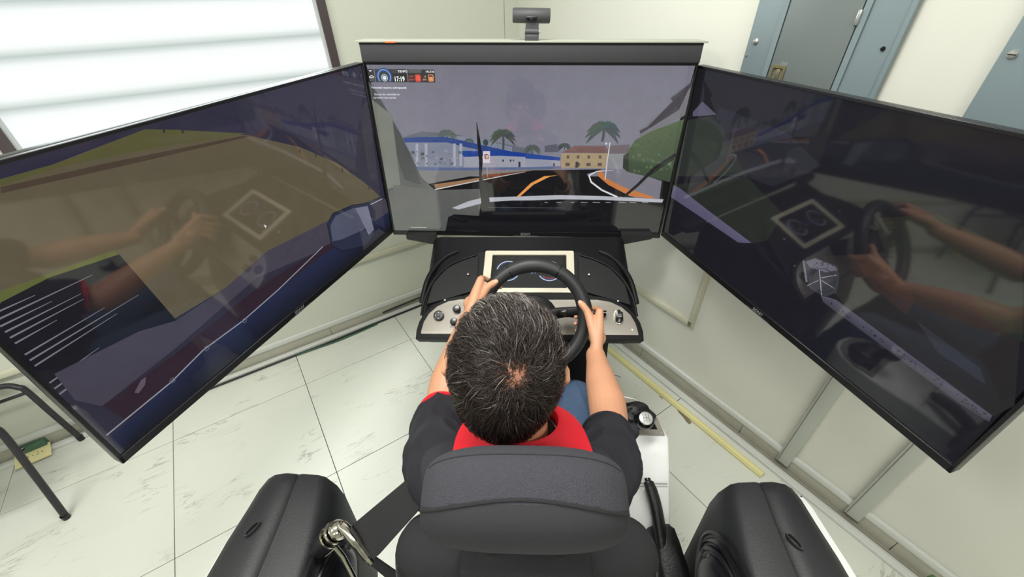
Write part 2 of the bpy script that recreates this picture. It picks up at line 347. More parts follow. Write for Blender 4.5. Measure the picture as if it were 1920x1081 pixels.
t, d, c = cabinet(.262, -.35, 'wider grey steel cabinet cut off by the right edge of the picture', (-.3, .12))
latheo('screw', [(.0085, 0), (.0085, .003), (.005, .007), (0, .0075)], (-.02, .242-c, .53), (-1, 0, 0), M_screw, t, 16)
boxo('screw_slot', (-.0275, .242-c, .53), (.001, .014, .002), M_blackg, t)

# ------------------------------------------------------------------ televisions
M_img = attr_mat('screen_image', True, .05, 1.0)
M_scr = mat('screen_glass', (6, 6, 8), .05, spec=1.0)
TW, THT = 1.125, .648
def tv_matrix(c, yaw, pit, ro):
    r = Vector((math.cos(yaw), math.sin(yaw), 0)); n = Vector((-math.sin(yaw), math.cos(yaw), 0))
    u = Vector((0, 0, math.cos(pit))) + n*math.sin(pit)
    r2 = r*math.cos(ro)+u*math.sin(ro); u2 = u*math.cos(ro)-r*math.sin(ro); n2 = u2.cross(r2)
    M = Matrix.Identity(4)
    for i in range(3): M[i][0] = r2[i]; M[i][1] = n2[i]; M[i][2] = u2[i]; M[i][3] = c[i]
    M[1][1] = n2.y
    return M
class TV:
    def __init__(s, c, yaw, pit, ro, label, name='television', group=None):
        s.M = tv_matrix(c, yaw, pit, ro); t = s.t = empty(name, matrix=s.M, label=label, cat='television', group=group)
        s.inv = s.M.inverted(); s.n = (s.M.to_3x3() @ Vector((0, 1, 0))); s.c = Vector(c)
        boxo('panel', (0, .012, 0), (TW, .022, THT), M_bezel, t, .002)
        boxo('rear_housing', (0, .045, -.05), (TW*.8, .05, THT*.66), M_tvback, t, .015)
        boxo('screen', (0, -.0005, .0065), (TW-.018, .003, THT-.031), M_scr, t)
        bm = bmesh.new()
        for x0, x1, z0, z1 in ((-TW/2, TW/2, THT/2-.008, THT/2), (-TW/2, TW/2, -THT/2, -THT/2+.022), (-TW/2, -TW/2+.008, -THT/2, THT/2), (TW/2-.008, TW/2, -THT/2, THT/2)):
            box(bm, Vector(((x0+x1)/2, -.002, (z0+z1)/2)), (x1-x0, .009, z1-z0), .001, 1)
        bobj('bezel', bm, M_bezel, t)
        me = text_mesh('SONY', .0155, .0003); o = link('logo', me, mat('logo_grey', (150, 150, 155), .4), t); o.rotation_euler = (PI/2, 0, 0); o.location = (-.022, -.0068, -THT/2+.0055)
        boxo('status_light_bar', (0, -.0066, -THT/2+.003), (.10, .0015, .002), mat('bar_grey', (80, 80, 84), .3), t)
        s.v = []; s.f = []; s.col = []; s.k = 0
    def p(s, u, v):
        q = s.inv @ on_plane(u, v, s.c, s.n); x, z = q.x, q.z
        return max(-TW/2+.0085, min(TW/2-.0085, x)), max(-THT/2+.0225, min(THT/2-.0085, z))
    def poly(s, pts, col, px=True, col2=None):
        """flat piece of the picture on the screen; col2 shades towards the last points"""
        q = [s.p(*a) for a in pts] if px else list(pts)
        s.k += 1; y = -.0022-s.k*.000012; i0 = len(s.v); n = len(q)
        s.v += [(x, y, z) for x, z in q]; s.f.append(list(range(i0, i0+n)))
        for k in range(n):
            c = col if (col2 is None or k < n/2) else col2
            s.col.append((*srgb(*c), 1))
    def line(s, pts, w, col, px=True):
        q = [s.p(*a) for a in pts] if px else pts; w = w if hasattr(w, '__len__') else [w]*len(q)
        for i in range(len(q)-1):
            (x0, z0), (x1, z1) = q[i], q[i+1]; d = math.hypot(x1-x0, z1-z0) or 1; nx, nz = -(z1-z0)/d/2, (x1-x0)/d/2
            s.poly([(x0+nx*w[i], z0+nz*w[i]), (x1+nx*w[i+1], z1+nz*w[i+1]), (x1-nx*w[i+1], z1-nz*w[i+1]), (x0-nx*w[i], z0-nz*w[i])], col, False)
    def disc(s, u, v, r, col, ri=0, a0=0, a1=360, sx=1):
        x, z = s.p(u, v) if not isinstance(u, tuple) else u
        A = [math.radians(a0+(a1-a0)*k/20) for k in range(21)]
        o = [(x+r*sx*math.cos(a), z+r*math.sin(a)) for a in A]
        i = [(x+ri*sx*math.cos(a), z+ri*math.sin(a)) for a in A]
        if ri == 0: s.poly(o, col, False)
        else:
            for k in range(20): s.poly([o[k], o[k+1], i[k+1], i[k]], col, False)
    def palm(s, u, v, h, r, col, tw=.004):
        x, z = s.p(u, v)
        s.line([(x, z-h), (x+.002, z-h/2), (x, z)], tw, col, False)
        for k in range(11):
            a = math.radians(-25+k*23); pts = []
            for j in range(6):
                t_ = j/5; pts.append((x+math.cos(a)*r*t_, z+math.sin(a)*r*t_*.8-r*.55*t_*t_))
            s.line(pts, [r*.10, r*.26, r*.28, r*.22, r*.15, .0008], tuple(min(255, max(0, c+random.randint(-8, 10))) for c in col), False)
    def text(s, body, u, v, size, col, w=None):
        me = text_mesh(body, size, .00002); x, z = s.p(u, v)
        o = link('hud_text', me, mat('hud_%d_%d_%d' % col, col, .3, emit=col, es=1), s.t); o.rotation_euler = (PI/2, 0, 0); o.location = (x, -.0022-.000012*(s.k+6), z)
        if w: o.scale = (w, 1, 1)
    def finish(s):
        me = bpy.data.meshes.new('picture'); me.from_pydata(s.v, [], s.f)
        a = me.attributes.new('tint', 'FLOAT_COLOR', 'POINT'); a.data.foreach_set('color', np.array(s.col, dtype=np.float32).ravel())
        me.update(); o = link('picture', me, M_img, s.t)
        # every piece faces the viewer
        bm = bmesh.new(); bm.from_mesh(me)
        for f in bm.faces:
            if f.normal.y > 0: f.normal_flip()
        bm.to_mesh(me); bm.free()

tvc = TV((.0683, 1.5494, 1.1733), -.0407, .047, -.0154, 'centre television showing a street drive with blue-roofed station')
P = tvc.poly
P([(685, 120), (1304, 123), (1245, 330), (742, 330)], (112, 111, 126), col2=(126, 125, 138))
P([(742, 330), (1245, 330), (1235, 432), (738, 432)], (24, 24, 27))
P([(740, 262), (790, 246), (850, 250), (905, 262), (960, 272), (1000, 280), (1000, 300), (740, 300)], (98, 100, 112))
P([(760, 262), (805, 262), (805, 256), (870, 255), (905, 262), (960, 275), (960, 320), (752, 320)], (122, 128, 145))
tvc.palm(838, 249, .02, .038, (84, 92, 92)); tvc.palm(880, 262, .02, .02, (80, 88, 90)); tvc.palm(943, 250, .06, .05, (66, 74, 72), .008)
tvc.palm(998, 276, .03, .034, (78, 88, 84)); tvc.palm(1058, 272, .015, .028, (62, 68, 70)); tvc.palm(1132, 238, .05, .066, (66, 76, 74), .010)
P([(757, 258), (790, 256), (838, 256), (900, 270), (960, 283), (955, 294), (900, 281), (838, 266), (760, 266)], (44, 66, 128))
P([(863, 282), (935, 280), (985, 286), (985, 293), (935, 292), (870, 293)], (26, 60, 138))
P([(870, 293), (935, 291), (985, 293), (985, 313), (870, 316)], (150, 152, 164))
P([(985, 286), (1050, 294), (1050, 300), (985, 296)], (40, 70, 142)); P([(985, 296), (1050, 300), (1050, 312), (985, 313)], (142, 146, 160))
for u in (780, 797, 850, 862): P([(u, 268), (u+5, 268), (u+5, 310), (u, 310)], (158, 160, 172))
for u, v, w_, h_ in ((942, 298, 3, 4), (956, 298, 3, 4), (972, 302, 4, 11), (1037, 305, 3, 7), (962, 298, 2, 3)): P([(u, v), (u+w_, v), (u+w_, v+h_), (u, v+h_)], (50, 46, 58))
for k in range(34):
    u = 768+random.random()*95; v = 280+random.random()*28; w_ = 2+random.random()*5; g = random.randint(78, 150); P([(u, v), (u+w_, v), (u+w_, v+w_*.8), (u, v+w_*.8)], (g, g+4, g+14))
P([(748, 312), (860, 313), (990, 312), (1052, 310), (1052, 316), (860, 320), (752, 320)], (86, 100, 136))
P([(1021, 272), (1045, 269), (1045, 284), (1021, 284)], (88, 88, 100))
P([(1052, 285), (1078, 272), (1135, 272), (1140, 286)], (112, 84, 82)); P([(1140, 272), (1180, 270), (1180, 287), (1137, 287)], (104, 92, 98))
P([(1052, 286), (1138, 286), (1136, 314), (1052, 313)], (160, 142, 112)); P([(1138, 287), (1175, 287), (1170, 316), (1136, 314)], (132, 134, 138))
for u in (1062, 1081, 1101, 1122):
    P([(u, 290), (u+5, 290), (u+5, 296), (u, 296)], (98, 84, 74)); P([(u-2, 304), (u+6, 304), (u+6, 310), (u-2, 310)], (92, 80, 74))
P([(1079, 302), (1084, 302), (1084, 313), (1078, 313)], (70, 60, 58))
# verges, road, markings
P([(750, 318), (900, 318), (1052, 315), (1000, 320), (900, 326), (822, 340), (795, 345), (770, 330)], (118, 117, 118))
P([(815, 344), (860, 338), (905, 331), (905, 335), (818, 353)], (152, 116, 86)); P([(905, 326), (960, 322), (1000, 318), (905, 334)], (110, 62, 40))
P([(815, 354), (905, 335), (1000, 318), (1130, 316), (1100, 325), (1110, 345), (1165, 372), (820, 372)], (22, 22, 23))
tvc.line([(816, 354), (870, 343), (930, 331), (985, 321)], [.004, .0035, .003, .001], (206, 206, 208))
P([(968, 368), (974, 368), (1000, 345), (1030, 330), (1046, 327), (1020, 329), (995, 342)], (226, 150, 78))
P([(1128, 316), (1172, 316), (1240, 338), (1235, 375), (1195, 372), (1150, 350), (1122, 330)], (118, 116, 126))
P([(1122, 318), (1128, 318), (1135, 332), (1170, 350), (1225, 368), (1222, 371), (1180, 366), (1140, 345), (1120, 328)], (190, 118, 66))
tvc.line([(1150, 318), (1118, 320), (1104, 328), (1108, 340), (1128, 355), (1157, 368)], [.001, .003, .005, .006, .006, .006], (220, 220, 222))
# house and hedge on the right
P([(1198, 245), (1297, 160), (1300, 130), (1304, 150), (1285, 215), (1200, 262)], (112, 110, 118))
P([(1198, 244), (1250, 218), (1272, 205), (1268, 198), (1256, 184), (1300, 152), (1300, 162), (1268, 196), (1258, 212), (1200, 250)], (66, 62, 70))
P([(1172, 290), (1190, 262), (1220, 245), (1285, 222), (1255, 340), (1232, 334), (1180, 322), (1168, 312)], (76, 92, 66), col2=(58, 72, 54))
for k in range(60):
    t_ = random.random(); u = 1182+t_*75; v = 262-t_*28+random.random()*(55+t_*35); g = random.randint(-14, 16); w_ = 1.5+random.random()*4
    P([(u, v), (u+w_, v+1), (u+w_*.7, v+w_*1.4), (u-1, v+w_)], (74+g, 92+g, 64+g))
P([(1168, 290), (1178, 285), (1178, 322), (1167, 314)], (48, 54, 46))
tvc.line([(1143, 266), (1138, 300), (1134, 335)], .004, (196, 196, 204)); tvc.disc(1136, 268, .004, (200, 200, 206))
# sign, dark pole, wipers
tvc.line([(913, 300), (914, 330)], .003, (150, 150, 156)); P([(906, 282), (919, 282), (919, 304), (906, 304)], (205, 200, 202)); tvc.disc(912.5, 292, .0095, (170, 40, 44), .007); tvc.line([(911, 297), (911, 290), (915, 288)], .002, (40, 36, 40)); tvc.line([(908, 287), (917, 297)], .0015, (170, 40, 44))
tvc.disc(911, 266, .012, (56, 66, 66), sx=.8); tvc.line([(930, 262), (936, 278)], .001, (80, 80, 84))
tvc.line([(894, 228), (898, 262), (902, 300), (901, 335), (899, 352)], [.002, .012, .014, .010, .010], (22, 20, 26))
tvc.line([(1266, 288), (1225, 315), (1195, 345), (1168, 368)], [.012, .014, .012, .010], (30, 30, 36)); tvc.line([(1262, 296), (1215, 328)], .004, (22, 22, 26))
# car pillar and door at the left, floor reflection painted in grey, wet dashboard line, dark reflection of dash and headrest
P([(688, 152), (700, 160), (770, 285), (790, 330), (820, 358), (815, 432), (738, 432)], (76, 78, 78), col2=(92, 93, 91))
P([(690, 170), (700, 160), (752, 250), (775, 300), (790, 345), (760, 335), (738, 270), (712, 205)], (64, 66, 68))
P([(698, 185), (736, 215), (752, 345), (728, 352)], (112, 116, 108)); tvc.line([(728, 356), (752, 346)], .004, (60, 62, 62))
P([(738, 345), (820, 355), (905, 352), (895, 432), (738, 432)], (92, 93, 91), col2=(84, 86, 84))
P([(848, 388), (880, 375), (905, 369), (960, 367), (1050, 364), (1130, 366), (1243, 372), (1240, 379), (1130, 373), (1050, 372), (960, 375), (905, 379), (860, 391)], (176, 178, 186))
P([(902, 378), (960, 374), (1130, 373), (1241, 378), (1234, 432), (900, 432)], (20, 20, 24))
P([(836, 432), (841, 405), (852, 400), (905, 403), (1075, 407), (1085, 402), (1135, 404), (1143, 412), (1150, 432)], (17, 17, 21))  # reflection of dash and headrest, painted dark into the picture
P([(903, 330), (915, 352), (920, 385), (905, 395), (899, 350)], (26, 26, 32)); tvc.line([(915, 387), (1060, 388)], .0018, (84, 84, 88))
for k in range(9): u = 1018+k*23+random.random()*6; tvc.line([(u, 377.5), (u+5+random.random()*9, 378)], .002, (176, 176, 180))
for k in range(26): u, v = 705+random.random()*560, 150+random.random()*170; tvc.disc(u, v, .0012, (58, 56, 68))
# head-up panel
P([(690, 129), (815, 130), (817, 154), (695, 153)], (42, 44, 50)); P([(704, 129), (762, 129), (765, 153), (706, 153)], (46, 48, 54)); P([(737, 137), (763, 137), (765, 153), (738, 153)], (22, 23, 28))
P([(766, 137), (816, 137), (817, 154), (767, 153)], (44, 38, 42)); P([(767, 130), (815, 130), (815, 136), (767, 136)], (84, 86, 90)); P([(792, 130), (814, 130), (814, 136), (790, 136)], (40, 42, 46))
P([(738, 130), (762, 130), (763, 136), (738, 136)], (52, 54, 58))
tvc.line([(703, 129), (706, 153)], .0015, (140, 142, 146)); tvc.line([(763.5, 129), (766.5, 153)], .0015, (140, 142, 146))
tvc.disc(722, 143, .0265, (32, 62, 128), .017, -40, 220); tvc.disc(722, 143, .023, (110, 160, 220), .020, -40, 220); tvc.disc(722.5, 145, .0115, (176, 182, 190), .0085); tvc.disc(722.5, 145, .0065, (214, 230, 240))
P([(693, 131), (699, 131), (696, 134)], (225, 225, 228)); tvc.line([(694, 144), (697, 141), (700, 141), (703, 144), (694, 144.5)], .0018, (225, 226, 230)); tvc.line([(695, 147), (703, 147)], .001, (150, 150, 158)); tvc.line([(695, 149.5), (703, 149.5)], .001, (150, 150, 158))
for u, c_ in ((785, (222, 72, 62)), (809, (222, 140, 88))):
    x, z = tvc.p(u, 145.5); tvc.poly(rrect(.019, .022, .005, 3, x, z), c_, False); tvc.poly(rrect(.0145, .0175, .004, 3, x, z), (60, 30, 30) if u < 800 else (44, 34, 28), False)
    tvc.poly(rrect(.013, .012 if u > 800 else .016, .003, 3, x, z-(.002 if u > 800 else 0)), (236, 84, 70) if u < 800 else (226, 150, 100), False)
tvc.text('TIEMPO', 747.5, 135, .0095, (226, 228, 232)); tvc.text('17:19', 740.8, 151.5, .0215, (238, 240, 244), .78); tvc.text('FALTAS', 799.5, 135.3, .0085, (226, 228, 232))
tvc.text('LEVE', 767.8, 144, .0075, (170, 70, 66)); tvc.text('GRAV', 767.8, 150, .0075, (170, 70, 66)); tvc.text('x2', 796, 144, .0075, (190, 150, 130)); tvc.text('EVS', 794.5, 150, .0075, (190, 150, 130))
tvc.text('Velocidad maxima sobrepasada', 698, 165, .0098, (182, 184, 192)); tvc.text('Exceso de velocidad en', 704, 177.5, .0095, (170, 171, 180)); tvc.text('carretera con curvas', 702, 183.5, .0095, (172, 173, 182))
tvc.text('SIMULADOR DE CONDUCCION', 771, 424.5, .0046, (214, 214, 210))
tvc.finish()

tvl = TV((-.693, 1.0477, 1.1805), 1.2192, -.0335, .0032, 'left television showing a brown yard past the car window')
P = tvl.poly
P([(0, 300), (676, 120), (733, 436), (235, 860), (-293, 380)], (46, 44, 58)); 
P([(0, 297), (676, 118), (700, 250), (300, 240), (0, 340)], (50, 46, 60), col2=(44, 43, 60))
P([(-200, 420), (0, 345), (270, 242), (400, 250), (462, 253), (560, 275), (630, 305), (680, 340), (712, 368), (690, 378), (600, 420), (420, 540), (300, 612), (0, 780), (-250, 500)], (90, 82, 64))
P([(-200, 430), (0, 348), (270, 242), (330, 243), (462, 250), (300, 275), (100, 315), (0, 335), (0, 360), (-200, 450)], (84, 82, 50))
P([(0, 350), (200, 305), (450, 255), (470, 255), (210, 315), (0, 362)], (72, 60, 48))
P([(0, 545), (212, 468), (238, 500), (120, 560), (0, 600), (-40, 640), (-60, 560)], (92, 96, 50))
P([(-80, 640), (0, 566), (90, 520), (222, 476), (330, 600), (300, 612), (90, 745), (0, 700)], (24, 24, 30))
for k in range(15):
    t_ = k/14; u0, v0 = -20+t_*130, 590+t_*148; u1, v1 = 205+t_*100, 485+t_*105+random.random()*10; f_ = .35+.65*random.random()
    if t_ > .3 and random.random() < .25: continue
    tvl.line([(u0, v0), (u0+(u1-u0)*f_, v0+(v1-v0)*f_)], [.0035, .001], (116, 114, 124))
P([(100, 700), (260, 620), (330, 600), (420, 540), (500, 470), (690, 376), (722, 372), (735, 395), (610, 465), (480, 520), (330, 650), (190, 760), (140, 750)], (66, 62, 74))
P([(190, 760), (330, 660), (480, 540), (610, 460), (700, 415), (716, 432), (600, 480), (400, 640), (240, 790)], (46, 34, 44))
P([(205, 820), (400, 640), (600, 480), (730, 395), (733, 436), (600, 545), (235, 858)], (34, 40, 66), col2=(22, 23, 32))
tvl.line([(198, 815), (320, 715), (380, 655), (455, 600), (520, 543), (604, 462)], .0035, (142, 144, 156)); tvl.line([(680, 390), (716, 372)], .003, (170, 172, 184))
for u, v in ((322, 712), (386, 652), (457, 600)): tvl.disc(u, v, .007, (96, 98, 110), .005)
P([(612, 420), (622, 400), (660, 384), (690, 380), (700, 396), (700, 440), (685, 460), (640, 470), (620, 460)], (40, 44, 64)); P([(618, 422), (628, 404), (660, 390), (688, 385), (692, 420), (680, 430), (640, 448), (622, 452)], (76, 80, 98))
tvl.line([(612, 420), (622, 400), (660, 384), (690, 380), (702, 396), (700, 440), (685, 460), (640, 470), (620, 460), (612, 420)], .003, (24, 26, 36)); P([(665, 390), (688, 386), (700, 430), (690, 440)], (112, 114, 132))
for u, v in ((340, 243), (305, 242), (560, 280), (590, 288), (640, 315), (690, 350)): tvl.line([(u, v), (u+1, v+6)], .004, (44, 42, 54))
P([(493, 420), (499, 424), (496, 424), (497, 428), (495, 425)], (230, 230, 226))
P([(250, 735), (262, 712), (272, 705), (270, 720), (258, 736)], (92, 80, 92))
tvl.finish()

tvr = TV((.7913, 1.0108, 1.1672), -1.3112, -.0003, .0209, 'right television showing a dark roadside with a wing mirror')
P = tvr.poly
P([(1310, 122), (2300, 340), (1787, 880), (1243, 440)], (25, 25, 30))
P([(1300, 210), (1318, 190), (1345, 215), (1300, 218)], (84, 82, 100)); P([(1290, 225), (1345, 216), (1420, 290), (1400, 330), (1270, 330), (1262, 340)], (42, 46, 44))
P([(1345, 216), (1350, 200), (1480, 250), (1540, 310), (1450, 350), (1400, 330)], (36, 36, 44))
P([(1262, 345), (1400, 330), (1470, 400), (1440, 450), (1408, 456), (1330, 400)], (36, 40, 36))
P([(1258, 343), (1275, 352), (1330, 395), (1412, 456), (1385, 454), (1320, 410), (1254, 366)], (88, 84, 108), col2=(82, 78, 102))
P([(1254, 367), (1385, 455), (1430, 455), (1560, 430), (1590, 560), (1780, 810), (1787, 880), (1243, 440)], (24, 24, 31))
P([(1545, 480), (1700, 470), (1920, 560), (1920, 770), (1862, 780), (1600, 590), (1560, 540)], (38, 36, 36))
P([(1600, 480), (1660, 485), (1720, 560), (1700, 590), (1640, 540)], (52, 40, 38)); P([(1720, 600), (1840, 690), (1850, 720), (1760, 660)], (48, 48, 54)); P([(1800, 500), (1920, 560), (1920, 640), (1850, 600)], (34, 42, 36)); P([(1640, 410), (1760, 400), (1920, 480), (1920, 560), (1760, 540), (1660, 470)], (36, 38, 34))
P([(1540, 552), (1570, 562), (1862, 778), (1856, 790), (1800, 755), (1545, 566)], (82, 80, 94), col2=(60, 58, 70))
for k in range(40):
    t_ = random.random(); tvr.disc(1560+t_*290, 566+t_*212+random.random()*10-3, .0018, (34, 32, 42))
P([(1508, 490), (1530, 482), (1572, 498), (1576, 520), (1570, 548), (1548, 556), (1520, 540), (1512, 520)], (54, 54, 62)); P([(1512, 490), (1530, 484), (1566, 498), (1572, 506), (1550, 510), (1520, 500)], (96, 94, 106))
tvr.line([(1508, 488), (1514, 528)], .006, (108, 106, 122)); tvr.line([(1538, 505), (1542, 552)], .0025, (150, 150, 152)); tvr.line([(1542, 520), (1570, 515)], .002, (140, 140, 144)); tvr.line([(1542, 525), (1566, 540)], .002, (140, 140, 144)); tvr.line([(1536, 525), (1515, 535)], .002, (130, 130, 134))
tvr.disc(1545, 525, .033, (44, 44, 50), .031)
for k in range(16): tvr.disc(1520+random.random()*45, 488+random.random()*14, .0016, (40, 40, 48))
tvr.finish()

# ------------------------------------------------------------------ soundbar and webcam on top of the centre television
t = empty('soundbar', matrix=tvc.M, label='long dark grey soundbar lying along the top of the centre television', cat='speaker')
boxo('body', (0, -.008, .3545), (1.104, .072, .057), M_blackp, t, .003); boxo('grille', (0, -.0455, .3535), (1.098, .005, .050), M_grille, t, .001)
boxo('top_plate', (0, .006, .3858), (1.125, .112, .005), mat('pale_board', (176, 181, 168), .5), t, .001, label='pale top plate'); boxo('edge_strip', (0, -.048, .3805), (1.10, .004, .003), M_blackg, t)
boxo('orange_light', (-.447, -.052, .3845), (.034, .003, .004), mat('orange_light', (240, 110, 60), .4, emit=(240, 90, 40), es=.6), t, .0008)
for sx in (-1, 1): boxo('bracket', (sx*.3, .045, .345), (.06, .03, .04), M_tvback, t, .002)
Wm = tvc.M @ Matrix.Translation((.006, -.015, .386)) @ Matrix.Rotation(.012, 4, 'Y')
t = empty('webcam', matrix=Wm, label='dark grey cylindrical webcam clipped on top of the soundbar', cat='webcam')
M_wc = mat('webcam_grey', (72, 73, 76), .55)
latheo('body', [(.018, 0), (.0205, .003), (.0205, .115), (.018, .118)], (-.062, -.006, .069), (1, 0, 0), M_wc, t, 32)
l = boxo('lens_window', (-.003, -.0255, .062), (.034, .006, .011), M_blackg, t, .0025, 3)
latheo('lens', [(.0045, 0), (.0045, .002), (.0035, .0025), (0, .0018)], (-.003, -.028, .062), (0, -1, 0), mat('lens_glass', (50, 52, 60), .1), l, 16)
boxo('neck', (0, -.008, .036), (.041, .022, .034), M_wc, t, .004, 3); latheo('hinge', [(.010, 0), (.010, .044)], (-.022, -.014, .026), (1, 0, 0), M_wc, t, 20)
boxo('clamp', (0, -.012, .010), (.044, .034, .019), M_wc, t, .004, 3); latheo('hinge_pin', [(.005, 0), (.005, .002), (0, .0022)], (.0225, -.014, .026), (1, 0, 0), M_chrome, t, 14)

# ------------------------------------------------------------------ cockpit
CK = Matrix.Translation((.006, 0, 0)) @ Matrix.Rotation(-.0407, 4, 'Z'); CKI = CK.inverted()
ck = empty('driving_simulator', matrix=CK, label='black and white driving simulator cockpit with dashboard and steering wheel', cat='simulator')
# white base and centre console with the gear lever
bm = bmesh.new()
plate(bm, [(-.36, -.6), (.42, -.6), (.43, .3), (.42, 1.5), (-.30, 1.5), (-.30, .95), (-.36, .82)], (0, 0, .0), (1, 0, 0), (0, 1, 0), .12, bev=.02)
bobj('base_shell', bm, M_white, ck)
def loft(rings, close=True):
    bm = bmesh.new(); R = [[bm.verts.new(p) for p in r] for r in rings]; n = len(R[0])
    for A, B in zip(R, R[1:]):
        for j in range(n): bm.faces.new((A[j], A[(j+1) % n], B[(j+1) % n], B[j]))
    if close: bm.faces.new(R[0][::-1]); bm.faces.new(R[-1])
    return bm
# console: side profile (y, z) with an arched front end
def arch_pts(cx_, cy_, rx, ry, n=12): return [(cx_+rx*math.cos(a), cy_+ry*math.sin(a)) for a in [PI*k/n for k in range(n+1)]]
out = [(.185, .735), (.185, .45), (.195, -.5), (.385, -.5), (.374, .40), (.380, .50), (.404, .62), (.4275, .735), (.413, .80), (.392, .85), (.355, .885), (.31, .897), (.26, .885), (.215, .84)]
bm = bmesh.new()
zt = lambda y: .615 if y > .70 else (.597 if y > .5 else .56)
a = [bm.verts.new((x, y, .05)) for x, y in out]; b = [bm.verts.new((x, y, .61 if y > .7 else (.585 if y > .5 else .545))) for x, y in out]
bm.faces.new(a[::-1]); n = len(out)
for i in range(n): bm.faces.new((a[i], a[(i+1) % n], b[(i+1) % n], b[i]))
top = bm.faces.new(b); bmesh.ops.triangulate(bm, faces=[top])
edges = [e for e in bm.edges if all(abs(v.co.z) > .4 for v in e.verts) and len(e.link_faces) == 2 and any(abs(f.normal.z) < .3 for f in e.link_faces) ]
bm.normal_update(); edges = [e for e in bm.edges if all(v.co.z > .4 for v in e.verts) and any(len(f.verts) == 4 for f in e.link_faces)]
bmesh.ops.bevel(bm, geom=edges, offset=.008, segments=3, profile=.5, affect='EDGES')
con = bobj('centre_console', bm, M_white, ck)
boxo('console_seam', (.29, .603, .5925), (.20, .003, .002), mat('seam_grey', (150, 152, 150), .6), con)
# gear plate
def scale_pts(p, c, sx, sy): return [(c[0]+(x-c[0])*sx, c[1]+(y-c[1])*sy) for x, y in p]
gp = [(.22, .742), (.415, .742), (.408, .80), (.387, .843), (.352, .872), (.31, .882), (.265, .870), (.235, .835), (.22, .79)]
gi = [(.236, .760), (.398, .760), (.392, .797), (.374, .829), (.346, .853), (.31, .862), (.275, .852), (.25, .824), (.236, .785)]
bm = bmesh.new(); ring_plate(bm, gp, gi, (0, 0, .609), (1, 0, 0), (0, 1, 0), .007); bobj('gear_plate', bm, M_brushed, ck)
bm = bmesh.new(); plate(bm, scale_pts(gi, (.31, .81), 1.01, 1.01), (0, 0, .608), (1, 0, 0), (0, 1, 0), .003); bobj('gear_well', bm, M_blackg, ck)
for x, y in ((.408, .75), (.398, .815)): latheo('screw', [(.003, 0), (.003, .001), (0, .0015)], (x, y, .616), (0, 0, 1), M_screw, ck, 10)
bm = bmesh.new()
for k in range(5):
    pass
rings = []
for k, (s, z) in enumerate(((1, .611), (.93, .624), (.98, .630), (.72, .645), (.76, .650), (.5, .657), (.50, .660), (.32, .664), (.22, .668))):
    rings.append([(.335+(.055*s+.004*math.sin(5*a+k))*math.cos(a)*1.15, .803+(.045*s+.004*math.cos(4*a+k*2))*math.sin(a), z) for a in [2*PI*j/28 for j in range(28)]])
bobj('gear_gaiter', loft(rings), M_leath, ck)
g = tubeo('gear_lever', [(.335, .775, .65), (.341, .752, .67)], .013, M_blackg, ck)
latheo('knob', [(.011, 0), (.02, .006), (.0255, .018), (.0265, .028), (.024, .037), (.019, .041)], (.342, .748, .661), (0.02, -.25, 1), M_blackg, g, 28)
cap = latheo('knob_cap', [(.0195, 0), (.019, .0025), (.012, .0045), (0, .005)], (.3425, .7380, .7005), (0.02, -.25, 1), M_gear, g, 28)
Z = Vector((0.02, -.25, 1)).normalized(); X = Vector((1, 0, 0)); X = (X-Z*X.dot(Z)).normalized(); Y = Z.cross(X); o0 = Vector((.3425, .7380, .7005))+Z*.0052
bm = bmesh.new()
for x0, y0, x1, y1 in ((-.008, -.006, -.008, .006), (0, -.006, 0, .006), (.008, -.006, .008, .006), (-.008, 0, .008, 0)):
    tube(bm, [o0+X*x0+Y*y0, o0+X*x1+Y*y1], .0005, 6)
for i, x in enumerate((-.008, 0, .008)):
    for yy in (-.0085, .0085): box(bm, o0+X*x+Y*yy-Z*.0004, (.0014, .0024, .0006))
bobj('shift_pattern', bm, M_blackg, g)
# handbrake sleeve and pouch
hb = empty('handbrake', label=None); hb.parent = ck
tube_pts = smooth_pts([(.333, .600, .610), (.337, .57, .608), (.340, .53, .60), (.345, .45, .56)], 6)
bm = bmesh.new(); tube(bm, tube_pts, [.010]+[.017]*3+[.0185]*(len(tube_pts)-4), 12, flat=.8); bobj('sleeve', bm, M_leath, hb)
tubeo('button', [(.332, .607, .612), (.333, .593, .609)], .0085, M_blackg, hb); tubeo('sleeve_seam', [p+Vector((-.006, 0, .0165)) for p in tube_pts[3:]], .0012, M_blackp, hb)
rings = []
for k, (y, w, z1) in enumerate(((.500, .036, .585), (.49, .040, .588), (.47, .042, .580), (.42, .046, .575), (.36, .050, .560), (.30, .056, .55), (.2, .06, .54), (.0, .06, .53))):
    rings.append([(.350+k*.002+w*.9*math.copysign(abs(math.cos(a))**.7, math.cos(a))+.0035*math.sin(6*a+k*1.7), y, z1-.05+.05*math.copysign(abs(math.sin(a))**.7, math.sin(a))+.003*math.cos(5*a+2*k)) for a in [2*PI*j/32 for j in range(32)]])
bobj('pouch', loft(rings), M_leath, hb)

# dashboard
def dash_profile(pts, x0, x1, bev, m, name, par=ck):
    bm = bmesh.new(); a = [bm.verts.new((x0, y, z)) for y, z in pts]; b = [bm.verts.new((x1, y, z)) for y, z in pts]; n = len(pts)
    bm.faces.new(a[::-1]); bm.faces.new(b)
    for i in range(n): bm.faces.new((a[i], a[(i+1) % n], b[(i+1) % n], b[i]))
    bmesh.ops.bevel(bm, geom=list(bm.edges), offset=bev, segments=3, profile=.5, affect='EDGES'); return bobj(name, bm, m, par)
